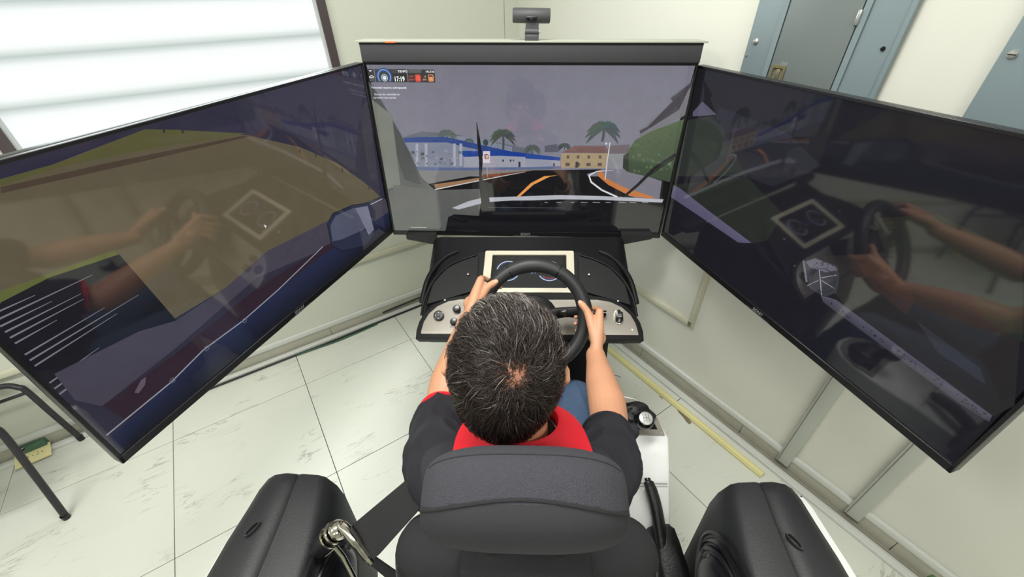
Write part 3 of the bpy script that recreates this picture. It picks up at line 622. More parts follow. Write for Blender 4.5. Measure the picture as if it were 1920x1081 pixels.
# housing: loft of rounded sections from the panel back to the television post
rings = []
for y, z0, z1, w, r in ((1.075, .67, .752, .380, .03), (1.12, .66, .785, .386, .05), (1.18, .60, .815, .390, .07), (1.30, .58, .845, .392, .07), (1.40, .58, .862, .393, .05), (1.475, .58, .878, .393, .035), (1.515, .58, .850, .39, .03)):
    rings.append([(.004+x, y, z0+(z1-z0)/2+zz) for x, zz in rrect(2*w, z1-z0, r, 6)])
bobj('dash_housing', loft(rings), M_blackd, ck)
dash_profile([(1.09, .12), (1.05, .45), (1.10, .74), (1.45, .74), (1.45, .12)], -.27, .30, .02, M_blackd, 'dash_column')
dash_profile([(1.44, .12), (1.44, .80), (1.53, .83), (1.53, .12)], -.33, .34, .02, M_blackd, 'rear_column')
for sx in (-1, 1):
    bm = bmesh.new(); plate(bm, [(0, 0), (.125*sx, .028), (.125*sx, .05), (0, .05)][::(1 if sx > 0 else -1)], (.004+sx*.385, 1.50, .825), (1, 0, 0), (0, 0, 1), -.03, bev=.003); bobj('screen_bracket', bm, M_blackp, ck)
# D-shaped fascia
PO = Vector((.006, 1.030, .728)); PX = Vector((1, 0, 0)); PY = Vector((0, .135, .095)).normalized(); PN = PX.cross(PY)   # PN points up and back to the driver
def D_outline(ins):
    pts = [(-.392+ins, ins*.9), (.392-ins, ins*.9)]
    R = [(.392, .03), (.385, .062), (.368, .094), (.338, .124), (.298, .146), (.25, .157), (.15, .160), (0, .160), (-.15, .160), (-.25, .157), (-.298, .146), (-.338, .124), (-.368, .094), (-.385, .062), (-.392, .03)]
    for x, y in R:
        d = ins; nx = x/.392; pts.append((x-math.copysign(d*min(1, abs(nx)**1.5*1.0), x), y-d*(1-abs(nx)**3*.9)))
    return pts
bm = bmesh.new(); plate(bm, D_outline(0), PO-PN*.05, PX, PY, .056, bev=.006); bobj('fascia_rim', bm, M_blackd, ck)
bm = bmesh.new(); o_ = D_outline(.019); plate(bm, o_, PO, PX, PY, .0085, bev=.001); fas = bobj('metal_fascia', bm, M_brushed, ck, label='brushed stainless fascia')
def pp(x, y, h=.0085): return PO+PX*x+PY*y+PN*h
def on_fascia(u, v):
    q = CKI @ on_plane(u, v, CK @ (PO+PN*.0085), CK.to_3x3() @ PN) - PO; return q.dot(PX), q.dot(PY)
for u, v in ((1159, 564), (1186, 618), (834, 562), (845, 612)):
    x, y = on_fascia(u, v); latheo('screw', [(.0035, 0), (.0035, .001), (.0015, .0018), (0, .001)], pp(x, y), PN, M_screw, fas, 12)
x, y = on_fascia(823, 592)
k_ = latheo('mirror_knob', [(.0185, 0), (.0185, .006), (.017, .010), (.015, .0105), (.0145, .009), (.006, .009), (.0055, .011), (0, .011)], pp(x, y), PN, M_blackg, fas, 32)
for a in range(4): latheo('knob_dot', [(.0013, 0), (0, .0006)], pp(x+.0105*math.cos(a*PI/2), y+.0105*math.sin(a*PI/2), .0085+.009), PN, M_screw, fas, 8)
for u, v in ((857, 580), (852, 604)):
    x, y = on_fascia(u, v); latheo('light_knob', [(.014, 0), (.014, .012), (.011, .018), (0, .019)], pp(x, y), PN, M_blackg, fas, 24)
x, y = on_fascia(1160, 594)
bm = bmesh.new(); plate(bm, rrect(.030, .052, .014, 6, x, y), PO+PN*.0085, PX, PY, .005, bev=.002); ig = bobj('rocker_bezel', bm, M_chrome, fas)
bm = bmesh.new(); plate(bm, rrect(.025, .046, .0115, 6, x, y), PO+PN*.013, PX, PY, .006, bev=.003); bobj('rocker_switch', bm, M_blackg, fas)
boxo('rocker_window', pp(x, y+.003, .0192), (.017, .012, .001), mat('smoked_lens', (110, 110, 112), .2), fas, .0003, rot=Matrix((PX, PY, PN)).transposed())
x, y = on_fascia(1128, 590)
bm = bmesh.new(); tube(bm, [pp(x-.03, y+.004, .02), pp(x-.005, y+.002, .026), pp(x+.012, y, .028)], [.006, .008, .011], 14); box(bm, pp(x-.002, y-.002, .02), (.026, .016, .02), .005, 2); bobj('ignition_stalk', bm, M_blackg, fas)
# instrument display
DT = Vector((.006, 1.352, .868)); DB = Vector((.0, 1.185, .796)); DY = (DT-DB).normalized(); DX = Vector((1, 0, 0)); DN = DX.cross(DY); DL = (DT-DB).length
dc = (DT+DB)/2+Vector((.003, 0, .012))
disp = empty('instrument_display'); disp.parent = ck
bm = bmesh.new(); ring_plate(bm, rrect(.336, DL, .006), rrect(.280, DL-.036, .003), dc, DX, DY, .012); bobj('display_frame', bm, M_bframe, disp, label='beige display frame')
bm = bmesh.new(); plate(bm, rrect(.29, DL-.03, .003), dc, DX, DY, .006); bobj('display_glass', bm, M_scr, disp)
bm = bmesh.new(); plate(bm, rrect(.40, DL+.0, .01), dc-DN*.04, DX, DY, .041); bobj('display_housing', bm, M_blackd, disp)
dv, df, dcol = [], [], []
def dq(pts, col, k=1):
    i0 = len(dv); dv.extend([tuple(dc+DX*x+DY*y+DN*(.0062+.00002*k)) for x, y in pts]); df.append(list(range(i0, i0+len(pts)))); dcol.extend([(*srgb(*col), 1)]*len(pts))
def darc(cx_, cy_, r, w, a0, a1, col, k=3, n=20):
    for i in range(n):
        A, B = math.radians(a0+(a1-a0)*i/n), math.radians(a0+(a1-a0)*(i+1)/n)
        dq([(cx_+r*math.cos(A), cy_+r*math.sin(A)), (cx_+r*math.cos(B), cy_+r*math.sin(B)), (cx_+(r-w)*math.cos(B), cy_+(r-w)*math.sin(B)), (cx_+(r-w)*math.cos(A), cy_+(r-w)*math.sin(A))], col, k)
dq([(-.125, -.07), (.125, -.07), (.125, .075), (-.125, .075)], (20, 20, 26))
for sx in (-1, 1):
    gx = sx*.077; darc(gx, .004, .044, .0035, -150, 170, (196, 214, 240)); darc(gx, .004, .041, .006, -150, 170, (40, 52, 90), 2); darc(gx, .004, .034, .002, -140, -30, (190, 50, 70)); darc(gx, .004, .031, .003, -130, 0, (80, 40, 46), 2)
    dq([(gx-.004, -.010), (gx+.006, -.010), (gx+.006, -.007), (gx-.004, -.007)], (220, 222, 226), 4); dq([(gx-sx*.026, .0), (gx-sx*.022, .0), (gx-sx*.022, .006), (gx-sx*.026, .006)], (216, 190, 180), 4)
dq([(-.03, -.008), (.03, -.008), (.026, .02), (-.026, .02)], (40, 38, 78), 2)
for x, y, w in ((-.022, -.004, .005), (-.022, .006, .003), (.012, -.004, .006), (.024, .004, .003), (.024, -.005, .003), (.002, .004, .002)): dq([(x-w/2, y-w/2), (x+w/2, y-w/2), (x+w/2, y+w/2), (x-w/2, y+w/2)], (170, 176, 224), 5)
me = bpy.data.meshes.new('gauges'); me.from_pydata(dv, [], df); at = me.attributes.new('tint', 'FLOAT_COLOR', 'POINT'); at.data.foreach_set('color', np.array(dcol, dtype=np.float32).ravel()); link('gauges', me, M_img, disp)
# cowl ridges around the display
for sx in (-1, 1):
    def q3(u, v, y): return CKI @ (O_CAM+ray(u, v)*1)
    R = [(.196, 1.335, .876), (.25, 1.315, .868), (.30, 1.275, .862), (.342, 1.215, .845), (.368, 1.15, .812), (.378, 1.10, .772)]
    tubeo('cowl_ridge', smooth_pts([(.004+sx*x, y, z+.004) for x, y, z in R], 5), .0045, M_blackd, ck, k=10)
    R2 = [(.28, 1.39, .867), (.32, 1.36, .862), (.356, 1.30, .850), (.375, 1.23, .835), (.384, 1.15, .80)]
    tubeo('cowl_crease', smooth_pts([(.004+sx*x, y, z-.006) for x, y, z in R2], 5), .010, M_blackd, ck, k=10)
    bm = bmesh.new(); pts = [(.185, 1.185, .822), (.36, 1.135, .796), (.345, 1.20, .838), (.30, 1.265, .862), (.25, 1.305, .868), (.19, 1.33, .875)]
    vv = [bm.verts.new((.004+sx*x, y, z+.004)) for x, y, z in pts]; w_ = [bm.verts.new((.004+sx*x, y, z-.03)) for x, y, z in pts]
    bm.faces.new(vv); bm.faces.new(w_[::-1])
    for i in range(6): bm.faces.new((vv[i], vv[(i+1) % 6], w_[(i+1) % 6], w_[i]))
    bobj('cowl_insert', bm, M_blackd, ck)
    latheo('screw', [(.004, 0), (.004, .001), (.002, .002), (0, .001)], (.004+sx*.222, 1.245, .853), (0, -.4, 1), M_screw, ck, 12)
# steering column and wheel
WC = Vector((.020, .985, .872)); WV = Vector((0, .57, .82)).normalized(); WX = Vector((1, 0, 0)); WN = WX.cross(WV)   # WN towards the driver
WR_, RR = .161, .0215
sw = empty('steering_wheel'); sw.parent = ck
def rim(a, rad=0, n=0): return WC+(WX*math.cos(a)+WV*math.sin(a))*(WR_+rad)+WN*n
bm = bmesh.new(); tube(bm, [rim(2*PI*k/72) for k in range(72)], [RR*(1.0+.10*max(0, math.cos(4*(2*PI*k/72)-.6))) for k in range(72)], 18, closed=True); bobj('rim', bm, M_rubber, sw)
for a in (62, 118, 20, 160): 
    A = math.radians(a); bm = bmesh.new(); c_ = rim(A); T_ = (-WX*math.sin(A)+WV*math.cos(A)); 
    tube(bm, [c_-T_*.0012, c_+T_*.0012], RR*1.06, 18); bobj('rim_seam', bm, M_blackg, sw)
bm = bmesh.new(); lathe(bm, [(.055, -.03), (.066, -.012), (.064, .0), (.05, .009), (.02, .014), (0, .015)], WC-WN*.012, WN, 32); bmesh.ops.scale(bm, vec=(1.15, 1, 1), verts=bm.verts, space=Matrix.Translation(-WC)); bobj('hub', bm, M_blackd, sw)
for a0, a1 in ((8, 20), (172, 160), (262, 262), (278, 278)):
    A = math.radians(a0); c_ = rim(A, -.006); i_ = WC+(WX*math.cos(A)+WV*math.sin(A))*.045-WN*.012
    bm = bmesh.new(); tube(bm, [i_, i_.lerp(c_, .5)-WN*.003, c_], [.020, .016, .012], 12, flat=.5, nrm=WN); bobj('spoke', bm, M_blackd, sw)
    if abs(math.cos(A)) > .5:
        boxo('spoke_button', i_.lerp(c_, .4)+WN*.008, (.03, .02, .006), M_blackg, sw, .002, rot=Matrix((WX, WV, WN)).transposed())
bm = bmesh.new(); tube(bm, [WC-WN*.02, WC-WN*.10, WC-WN*.20], [.045, .052, .056], 20); bobj('steering_column', bm, M_blackd, ck)
tubeo('column_stalk', [WC-WN*.07+WX*.04, WC-WN*.07+WX*.12, WC-WN*.065+WX*.15], [.008, .009, .012], M_blackg, ck)
tubeo('column_stalk', [WC-WN*.07-WX*.04, WC-WN*.07-WX*.12, WC-WN*.065-WX*.15], [.008, .009, .012], M_blackg, ck)
latheo('column_ring', [(.05, 0), (.055, .01), (.055, .025), (.05, .03)], WC-WN*.10, WN, mat('light_plastic', (196, 192, 188), .4), ck, 28)
for k, x in enumerate((-.10, .02, .14)):
    boxo('pedal', (x, 1.04, .22), (.06, .012, .08), M_brushed, ck, .003, rot=Matrix.Rotation(-.5, 3, 'X')); tubeo('pedal_arm', [(x, 1.045, .24), (x, 1.09, .34)], .008, M_blackg, ck)

# side pods: moulded black covers over white shells, with ribbed discs on their inner faces
def pod(sx):
    t = empty('side_pod'); t.parent = ck
    def X(x): return (.004 if sx > 0 else -.004)+sx*x-(.012 if sx > 0 else 0)
    rings = []; prof = [(.484, .80, .455, .572), (.479, .835, .442, .584), (.468, .853, .432, .590), (.440, .861, .424, .592), (.39, .866, .41, .593), (.33, .870, .397, .597), (.25, .874, .386, .598), (.15, .874, .380, .597), (.05, .868, .378, .595), (-.08, .85, .38, .59), (-.18, .80, .39, .58)]
    for y, z, xi, xo in prof:
        g = xi+(xo-xi)*.45
        rings.append([(X(xi-.0), y, .35), (X(xi-.012), y, z-.09), (X(xi-.006), y, z-.045), (X(xi+.010), y, z-.008), (X(xi+.024), y, z), (X(g-.006), y, z+.004), (X(g), y, z-.0045), (X(g+.008), y, z+.003), (X(g+.03), y, z+.006), (X(xo-.035), y, z-.001), (X(xo-.014), y, z-.018), (X(xo-.003), y, z-.05), (X(xo), y, z-.10), (X(xo), y, .35)])
    # front closes by sinking the first ring
    first = [(X(.50+(abs((p[0]-X(0))*sx)-.50)*.9), .487, min(p[2], .78)) for p in rings[0]]
    bm = loft([first]+rings); cov = bobj('cover', bm, M_blackp, t)
    rings = []
    for y, z, xi, xo in [(.480, .74, .46, .56), (.474, .78, .45, .585)]+[(y-.004, z-.028, xi+.01, xo+(.024 if sx > 0 else .012)) for y, z, xi, xo in prof[2:]]:
        rings.append([(X(xi+.01), y, .0), (X(xi+.01), y, z-.06), (X(xi+.03), y, z-.03), (X(xo-.03), y, z-.012), (X(xo-.004), y, z-.02), (X(xo+.002), y, .0)])
    bobj('white_shell', loft(rings), M_white, t)
    # ribbed disc
    prof2 = [(.150, 0), (.152, .012), (.146, .018), (.143, .012), (.139, .012), (.131, .024), (.131, .029), (.128, .022), (.124, .022), (.122, .034), (.116, .039), (.112, .031), (.108, .031), (.105, .040), (.09, .050), (.05, .054), (0, .055)]
    prof2 = [(a_*.93, b_*.62) for a_, b_ in prof2]; latheo('ribbed_disc', prof2, (X(.394), .265, .745), (-sx, 0, 0), M_blackg2, t, 56)
    latheo('bolt', [(.007, 0), (.007, .003), (.003, .005), (0, .004)], (X(.392-.04), .335, .83), (-sx*.7, .4, .6), M_screw2, t, 14)
    # oval recess
    bm = bmesh.new(); c_ = (.493 if sx > 0 else -.532, .345, .8755)
    ring_plate(bm, [(c_[0]+.006*math.cos(a)-sx*.0*math.sin(a), c_[1]+.016*math.sin(a)) for a in [2*PI*j/20 for j in range(20)]], [(c_[0]+.0045*math.cos(a), c_[1]+.0135*math.sin(a)) for a in [2*PI*j/20 for j in range(20)]], (0, 0, .8745), (1, 0, 0), (0, 1, 0), .0075)
    for v in bm.verts:
        dx, dy = v.co.x-c_[0], v.co.y-c_[1]; an = -.5 if sx < 0 else .5; v.co.x = c_[0]+dx*math.cos(an)-dy*math.sin(an); v.co.y = c_[1]+dx*math.sin(an)+dy*math.cos(an)
    bobj('oval_recess', bm, M_screw2, t)
M_blackg2 = mat('satin_black', (24, 24, 27), .3); M_screw2 = mat('dark_steel', (70, 70, 72), .35, metal=.5)
pod(-1); pod(1)

# ------------------------------------------------------------------ driver seat
seat = empty('driver_seat', matrix=CK, label='charcoal fabric driver seat with a wide padded headrest', cat='car seat')
def superloft(secs, m, name, par, k=88, e=2.4, label=None, smooth_levels=0):
    """secs: (x, cy, cz, ry, rz, tilt) sections across x"""
    rings = []
    for x, cy, cz_, ry, rz, ti in secs:
        R = []
        for j in range(k):
            a = 2*PI*j/k; p = math.copysign(abs(math.cos(a))**(2/e), math.cos(a))*ry; q = math.copysign(abs(math.sin(a))**(2/e), math.sin(a))*rz
            R.append((x, cy+p*math.cos(ti)-q*math.sin(ti), cz_+p*math.sin(ti)+q*math.cos(ti)))
        rings.append(R)
    return bobj(name, loft(rings), m, par, True, label)
secs = []
for i in range(33):
    u = -1+2*i/32; x = math.sin(u*PI/2); s = max(.02, (1-abs(x)**3.0)**(1/2.4))
    secs.append((-.007+x*.131, .266, 1.180-.006*(1-s), .060*(.35+.65*s) if abs(x) < .999 else .004, .103*s, .42))
hr = superloft(secs, M_fabric, 'headrest', seat, e=3.0)
hr.data.materials.append(mat('smooth_cover_shaded', (40, 40, 45), .85, bump=.25, bscale=900, var=.06, vscale=150))
for f in hr.data.polygons:      # the rear cover is smoother cloth, its colour darkened for shade on the rear face
    x_, dy, dz = f.center.x+.007, f.center.y-.266, f.center.z-1.180
    p_ = (dy*math.cos(.42)+dz*math.sin(.42))/.060; q_ = (-dy*math.sin(.42)+dz*math.cos(.42))/.103
    pw, qw = math.copysign(abs(p_)**1.5, p_), math.copysign(abs(q_)**1.5, q_); an = math.atan2(qw, pw)
    if an < 0: an += 2*PI
    if 1.60+.21*(x_/.122)**2 < an < 5.2: f.material_index = 1
# piping line where the top cover meets the rear cover
def hr_pt(x, a):
    xx = x/.131; s = max(.02, (1-abs(xx)**3)**(1/2.4)); e = 3.0; p = math.copysign(abs(math.cos(a))**(2/e), math.cos(a))*.060*(.35+.65*s); q = math.copysign(abs(math.sin(a))**(2/e), math.sin(a))*.103*s
    return Vector((-.007+x, .266+p*math.cos(.42)-q*math.sin(.42), 1.180-.006*(1-s)+p*math.sin(.42)+q*math.cos(.42)))
tubeo('headrest_seam', [hr_pt(-.122+.244*k/30, 1.60+.42*((k-15)/15)**2*.5) for k in range(31)], .0024, M_fabric2, hr, 8)
tubeo('headrest_seam', [hr_pt(-.118+.236*k/30, .95) for k in range(31)], .0009, M_fabric2, hr, 8)
for x in (-.06, .05): tubeo('headrest_post', [(x, .262, 1.11), (x, .27, .96)], .006, M_chrome, seat)
# backrest: sections up the back
rings = []
for z, w, yf, yb in ((.42, .215, .38, .25), (.55, .225, .375, .235), (.70, .232, .37, .225), (.82, .232, .365, .22), (.90, .229, .362, .225), (.945, .222, .36, .232), (.972, .208, .355, .245), (.986, .188, .345, .262), (.990, .16, .33, .28)):
    cy_, ry = (yf+yb)/2, (yf-yb)/2; R = []
    for j in range(48):
        a = 2*PI*j/48; R.append((-.004+w*math.copysign(abs(math.cos(a))**.45, math.cos(a)), cy_+ry*math.copysign(abs(math.sin(a))**.8, math.sin(a))+.03*(math.cos(a)**2)*(1 if math.sin(a) > 0 else .3)*0, z))
    rings.append(R)
back = bobj('backrest', loft(rings), M_fabric2, seat)
bm = bmesh.new(); 
boxo('back_panel', (-.004, .226, .70), (.19, .03, .50), M_fabric2, seat, .012, 3)
boxo('post_sleeve_bar', (-.004, .26, .992), (.205, .05, .02), M_fabric2, seat, .008, 3)
tubeo('backrest_seam', smooth_pts([(-.225, .30, .93), (-.20, .235, .958), (-.10, .222, .952), (.09, .222, .952), (.19, .235, .958), (.217, .30, .93)], 6), .0016, M_fabric, seat, 8)
secs = []
for i in range(21):
    u = -1+2*i/20; x = math.sin(u*PI/2); s = max(.05, (1-abs(x)**4)**(1/3)); secs.append((-.004+x*.24, .56, .425+.02*abs(x)**3, .25*(.8+.2*s), .07*s+.01, .06))
superloft(secs, M_fabric2, 'seat_cushion', seat, e=3.5)
boxo('seat_base', (-.004, .52, .24), (.36, .42, .24), M_blackp, seat, .02)

# ------------------------------------------------------------------ seat belt
belt = empty('seat_belt', matrix=CK, label='black seat belt with chrome anchor running from the left pod behind the headrest', cat='seat belt')
def Lp(u, v, d): return CKI @ (O_CAM+ray(u, v)*d)
def strip(name, mids, wid, m, th=.0016):
    """belt webbing: mids = list of (point, half-width vector)"""
    bm = bmesh.new(); R = []
    for (p, w) in mids:
        p, w = Vector(p), Vector(w); R.append((p, w))
    rings = []
    for i, (p, w) in enumerate(R):
        t = (R[min(i+1, len(R)-1)][0]-R[max(i-1, 0)][0]).normalized(); n = t.cross(w).normalized()*th
        rings.append([p-w-n, p+w-n, p+w+n, p-w+n])
    return bobj(name, loft(rings), m, belt)
a1, a2 = Lp(655, 988, .76), Lp(703, 1048, .745)
b1, b2 = Lp(800, 868, .735), Lp(812, 925, .70)
c1, c2 = Lp(905, 800, .72), Lp(930, 850, .68)
pts = []
for k in range(13):
    t = k/12; A = a1.lerp(b1, t); B = a2.lerp(b2, t); pts.append(((A+B)/2, (B-A)/2*(1 if t > .08 else .94)))
for k in range(1, 8):
    t = k/7; A = b1.lerp(c1, t); B = b2.lerp(c2, t); pts.append(((A+B)/2+Vector((0, 0, -.03*t)), (B-A)/2))
strip('webbing', pts, .025, M_web)
d1, d2 = Lp(683, 1048, .755), Lp(703, 1042, .76); e1_, e2_ = Lp(745, 1100, .78), Lp(775, 1092, .79)
pts = [((d1.lerp(e1_, t)+d2.lerp(e2_, t))/2, (d2.lerp(e2_, t)-d1.lerp(e1_, t))/2) for t in [k/6 for k in range(7)]]
strip('lower_webbing', pts, .02, M_web)
q0, q1 = Lp(594, 1030, .765), Lp(622, 1004, .758)
latheo('spacer', [(.015, 0), (.017, .003), (.017, (q1-q0).length), (0, (q1-q0).length)], q0, q1-q0, M_blackg2, belt, 28)
ax = (q1-q0).normalized()
latheo('washer', [(.012, 0), (.0205, .001), (.0205, .004), (.015, .005)], Lp(617, 1008, .757), ax, M_chrome, belt, 32)
latheo('washer', [(.012, 0), (.021, .001), (.021, .005), (.015, .006)], Lp(625, 1000, .756), ax, M_chrome, belt, 32)
latheo('bolt_head', [(.017, 0), (.0185, .004), (.0175, .010), (.011, .016), (0, .018)], Lp(631, 996, .753), ax, M_chrome, belt, 32)
bm = bmesh.new(); tube(bm, smooth_pts([Lp(640, 985, .75), Lp(652, 996, .748), Lp(672, 1023, .745), Lp(690, 1046, .745), Lp(697, 1055, .745)], 4), [.010]*8+[.008]*5+[.006]*4, 14); bobj('anchor_bar', bm, M_chrome, belt)
bm = bmesh.new(); tube(bm, [Lp(620, 1015, .757), Lp(642, 1042, .76), Lp(662, 1081, .765), Lp(672, 1105, .77)], .0055, 12); bobj('anchor_rod', bm, M_chrome, belt)
bm = bmesh.new(); tube(bm, [Lp(612, 1000, .76), Lp(634, 1036, .762), Lp(655, 1075, .765), Lp(664, 1100, .77)], .005, 12, flat=.6); bobj('anchor_plate', bm, M_blackg2, belt)
tubeo('spring_pin', [Lp(610, 1043, .75), Lp(625, 1030, .75), Lp(626, 1024, .75)], .0008, M_chrome, belt, 8)

# ------------------------------------------------------------------ driver
person = empty('person', matrix=CK, label='person in dark polo with red collar and jeans, seated with both hands on the wheel', cat='person')
HC = Vector((-.036, .432, 1.232)); HR = Matrix.Rotation(math.radians(5), 3, 'Y') @ Matrix.Rotation(math.radians(4), 3, 'X')   # head: tipped a little forward and right
def hp(x, y, z): return HC + HR @ Vector((x, y, z))
def ell(bm, c, r, rot=None, seg=24):
    M = Matrix.Translation(c) @ ((rot or Matrix.Identity(3)).to_4x4()) @ Matrix.Diagonal((*r, 1)); bmesh.ops.create_uvsphere(bm, u_segments=seg, v_segments=seg//2, radius=1, matrix=M)
def cap_(bm, pts, rs, k=16, flat=1.0, nrm=None):
    tube(bm, pts, rs, k, True, flat, nrm)
    for i in (0, -1): bmesh.ops.create_uvsphere(bm, u_segments=k, v_segments=10, radius=rs[i]*.995*(flat if flat < 1 else 1), matrix=Matrix.Translation(pts[i]))
SHL, SHR = Vector((-.158, .395, .995)), Vector((.124, .39, .990))
ELL, ELR = Vector((-.215, .650, .862)), Vector((.196, .600, .868))
WRL, WRR = Vector((-.176, .908, .922)), Vector((.200, .858, .835))
bm = bmesh.new()
# torso, neck, head
for z, y, rx, ry in ((.50, .45, .165, .12), (.62, .45, .15, .115), (.74, .445, .155, .115), (.86, .435, .17, .115), (.95, .425, .16, .10)): ell(bm, (-.005, y, z), (rx, ry, .11))
cap_(bm, [SHL+Vector((.01, 0, -.01)), (-.01, .41, 1.03), SHR+Vector((-.01, 0, -.01))], [.058, .062, .058])
cap_(bm, [(-.012, .40, 1.02), (-.018, .412, 1.10), (-.024, .43, 1.17)], [.062, .052, .052])
ell(bm, hp(0, 0, .012), (.0765, .096, .100), HR, 40)                     # skull
ell(bm, hp(0, .030, -.055), (.060, .064, .062), HR)                      # face block and jaw
ell(bm, hp(0, .070, -.098), (.026, .024, .020), HR)                      # chin
ell(bm, hp(0, .086, .012), (.050, .016, .016), HR)                       # brow
cap_(bm, [hp(0, .094, 0), hp(0, .110, -.032)], [.008, .012], 12); ell(bm, hp(0, .106, -.036), (.017, .010, .009), HR)
for s in (-1, 1):
    ell(bm, hp(s*.034, .078, -.022), (.020, .018, .016), HR)             # cheek
    # ear: outer rim, bowl and lobe
    E = [hp(s*.078, .002, -.030), hp(s*.086, -.010, -.005), hp(s*.092, -.018, .018), hp(s*.089, -.006, .030), hp(s*.082, .008, .022)]
    cap_(bm, E, [.0075, .0060, .0060, .0058, .005], 10); ell(bm, hp(s*.082, -.004, -.002), (.006, .014, .026), HR @ Matrix.Rotation(.25*s, 3, 'Z')); ell(bm, hp(s*.081, .003, -.034), (.006, .009, .010), HR)
ell(bm, hp(0, .098, -.062), (.022, .008, .005), HR); ell(bm, hp(0, .097, -.071), (.020, .008, .006), HR)   # lips
# arms
cap_(bm, [SHL, SHL.lerp(ELL, .5)+Vector((-.008, 0, 0)), ELL], [.052, .046, .038]); cap_(bm, [SHR, SHR.lerp(ELR, .5)+Vector((.008, 0, 0)), ELR], [.052, .046, .038])
def forearm(bm, E, Wr, out):
    pts = [E, E.lerp(Wr, .25)+Vector((out*.004, 0, .0)), E.lerp(Wr, .6), E.lerp(Wr, .88), Wr]; cap_(bm, pts, [.044, .047, .040, .030, .028], 20)
forearm(bm, ELL, WRL, -1); forearm(bm, ELR, WRR, 1)
# legs
for s, hx, kx, fx in ((-1, -.095, -.15, -.13), (1, .085, .165, .12)):
    cap_(bm, [(hx, .45, .53), (hx+s*.02, .62, .56), (kx, .86, .60)], [.085, .078, .058]); cap_(bm, [(kx, .86, .60), (kx*.98, .93, .44), (fx, 1.0, .24)], [.057, .052, .036])
# hands closed on the rim
def hand(bm, A, Wr, flip, spread=.022, th=((1.45, .018, 1.0), (1.9, .0125, 2.1), (2.35, .0115, 2.65))):
    """A: where on the rim the middle of the grip lies; flip=+1 index finger further along the increasing angle"""
    Rd = (WX*math.cos(A)+WV*math.sin(A)); Td = (-WX*math.sin(A)+WV*math.cos(A))*flip; c = WC+Rd*WR_
    def q(phi, rad, off): return c+Rd*(rad*math.cos(phi))+WN*(rad*math.sin(phi))+Td*off
    mcp = []
    lens = [(1.0, .0088), (1.06, .0090), (1.0, .0085), (.85, .0076)]
    for k, (ln, r) in enumerate(lens):
        off = (1.5-k)*spread+(.006 if k == 0 else 0)
        m_ = q(.75, RR+.030, off*.92); p1 = q(-.15-.1*ln, RR+.016, off+.002); p2 = q(-1.25*ln, RR+.011, off+.002); p3 = q(-2.25*ln, RR+.0085, off); p4 = q(-2.8*ln, RR+.008, off)
        cap_(bm, smooth_pts([m_, p1, p2, p3, p4], 3), [r*1.18, r*1.14, r*1.1, r*1.08, r*1.04, r, r, r*.98, r*.95, r*.92, r*.9, r*.86, r*.78], 12)
        wb = Wr+Td*((1.5-k)*.012)+WN*.002
        cap_(bm, [m_-Rd*.002, m_.lerp(wb, .5)+WN*.003, wb], [r*1.45, r*1.95, r*2.2], 12); mcp.append(m_)
    # heel of the hand and thumb
    cen = (mcp[1]+mcp[2])/2
    ell(bm, cen.lerp(Wr, .45)-WN*.001, (.026, .03, .022))
    tb = Wr.lerp(q(1.2, RR+.03, .5*spread), .30)+Td*.010+WN*.006
    t1_, t2_, t3_ = [q(p_, RR+r_, o_*spread) for p_, r_, o_ in th]
    cap_(bm, smooth_pts([tb, t1_, t2_, t3_], 4), [.0155, .0150, .0145, .0140, .0135, .0125, .0118, .0113, .0112, .0113, .0112, .0106, .0090], 14)
    return t3_, (t3_-t2_).normalized(), q
tl = hand(bm, math.radians(155), WRL, -1, th=((1.35, .020, .8), (1.55, .0145, 1.6), (1.85, .0125, 2.3))); tr = hand(bm, math.radians(-5), WRR, 1)
bme = remesh(bm, .0032, 'body', 5, .5)
link('body', bme, M_skin, person, 'all')
for th, ph in ((tl, 2.3), (tr, 2.2)):
    bm = bmesh.new(); rot = Matrix((th[1].cross(WN).normalized(), th[1], th[1].cross(WN).cross(th[1]).normalized())).transposed(); ell(bm, th[0]+rot.col[2]*(-.0072 if rot.col[2].dot(WN) < 0 else .0072)-th[1]*.002, (.0062, .0085, .0035), rot, 14); bobj('thumbnail', bm, M_skinnail, person)
for s in (-1, 1):
    bm = bmesh.new(); ell(bm, hp(s*.031, .083, -.003), (.012, .010, .009), HR, 20); e_ = bobj('eye', bm, mat('eye_white', (225, 220, 212), .25), person)
    bm = bmesh.new(); ell(bm, hp(s*.031, .0915, -.003), (.0052, .002, .0052), HR, 16); bobj('iris', bm, mat('iris_brown', (60, 38, 26), .2), e_)
    tubeo('eyebrow', [hp(s*.014, .100, .016), hp(s*.032, .099, .022), hp(s*.048, .088, .017)], [.003, .0036, .0018], mat('brow_dark', (40, 30, 26), .8), person, 8)
# polo shirt
bm = bmesh.new()
for z, y, rx, ry in ((.52, .45, .185, .14), (.62, .45, .17, .135), (.74, .445, .175, .135), (.86, .435, .185, .135), (.94, .425, .18, .118)): ell(bm, (-.005, y, z), (rx, ry, .11))
cap_(bm, [SHL+Vector((.005, 0, -.004)), (-.01, .405, 1.035), SHR+Vector((-.005, 0, -.004))], [.063, .060, .063])
cap_(bm, [(-.012, .40, 1.02), (-.015, .41, 1.065)], [.085, .070])
cap_(bm, [(-.10, .40, 1.035), (-.012, .405, 1.065), (.09, .40, 1.03)], [.04, .05, .04])
def sleeve(bm, S, E, s, t_end):
    D = E-S; e = S+D*t_end; pts = [S, S+D*(t_end*.35)+Vector((s*.012, 0, 0)), S+D*(t_end*.7)+Vector((s*.010, 0, .0)), e]; tube(bm, pts, [.066, .064, .060, .0565], 24)
    bmesh.ops.create_uvsphere(bm, u_segments=24, v_segments=12, radius=.066, matrix=Matrix.Translation(S)); return pts
pl = sleeve(bm, SHL, ELL, -1, .84); pr_ = sleeve(bm, SHR, ELR, 1, .74)
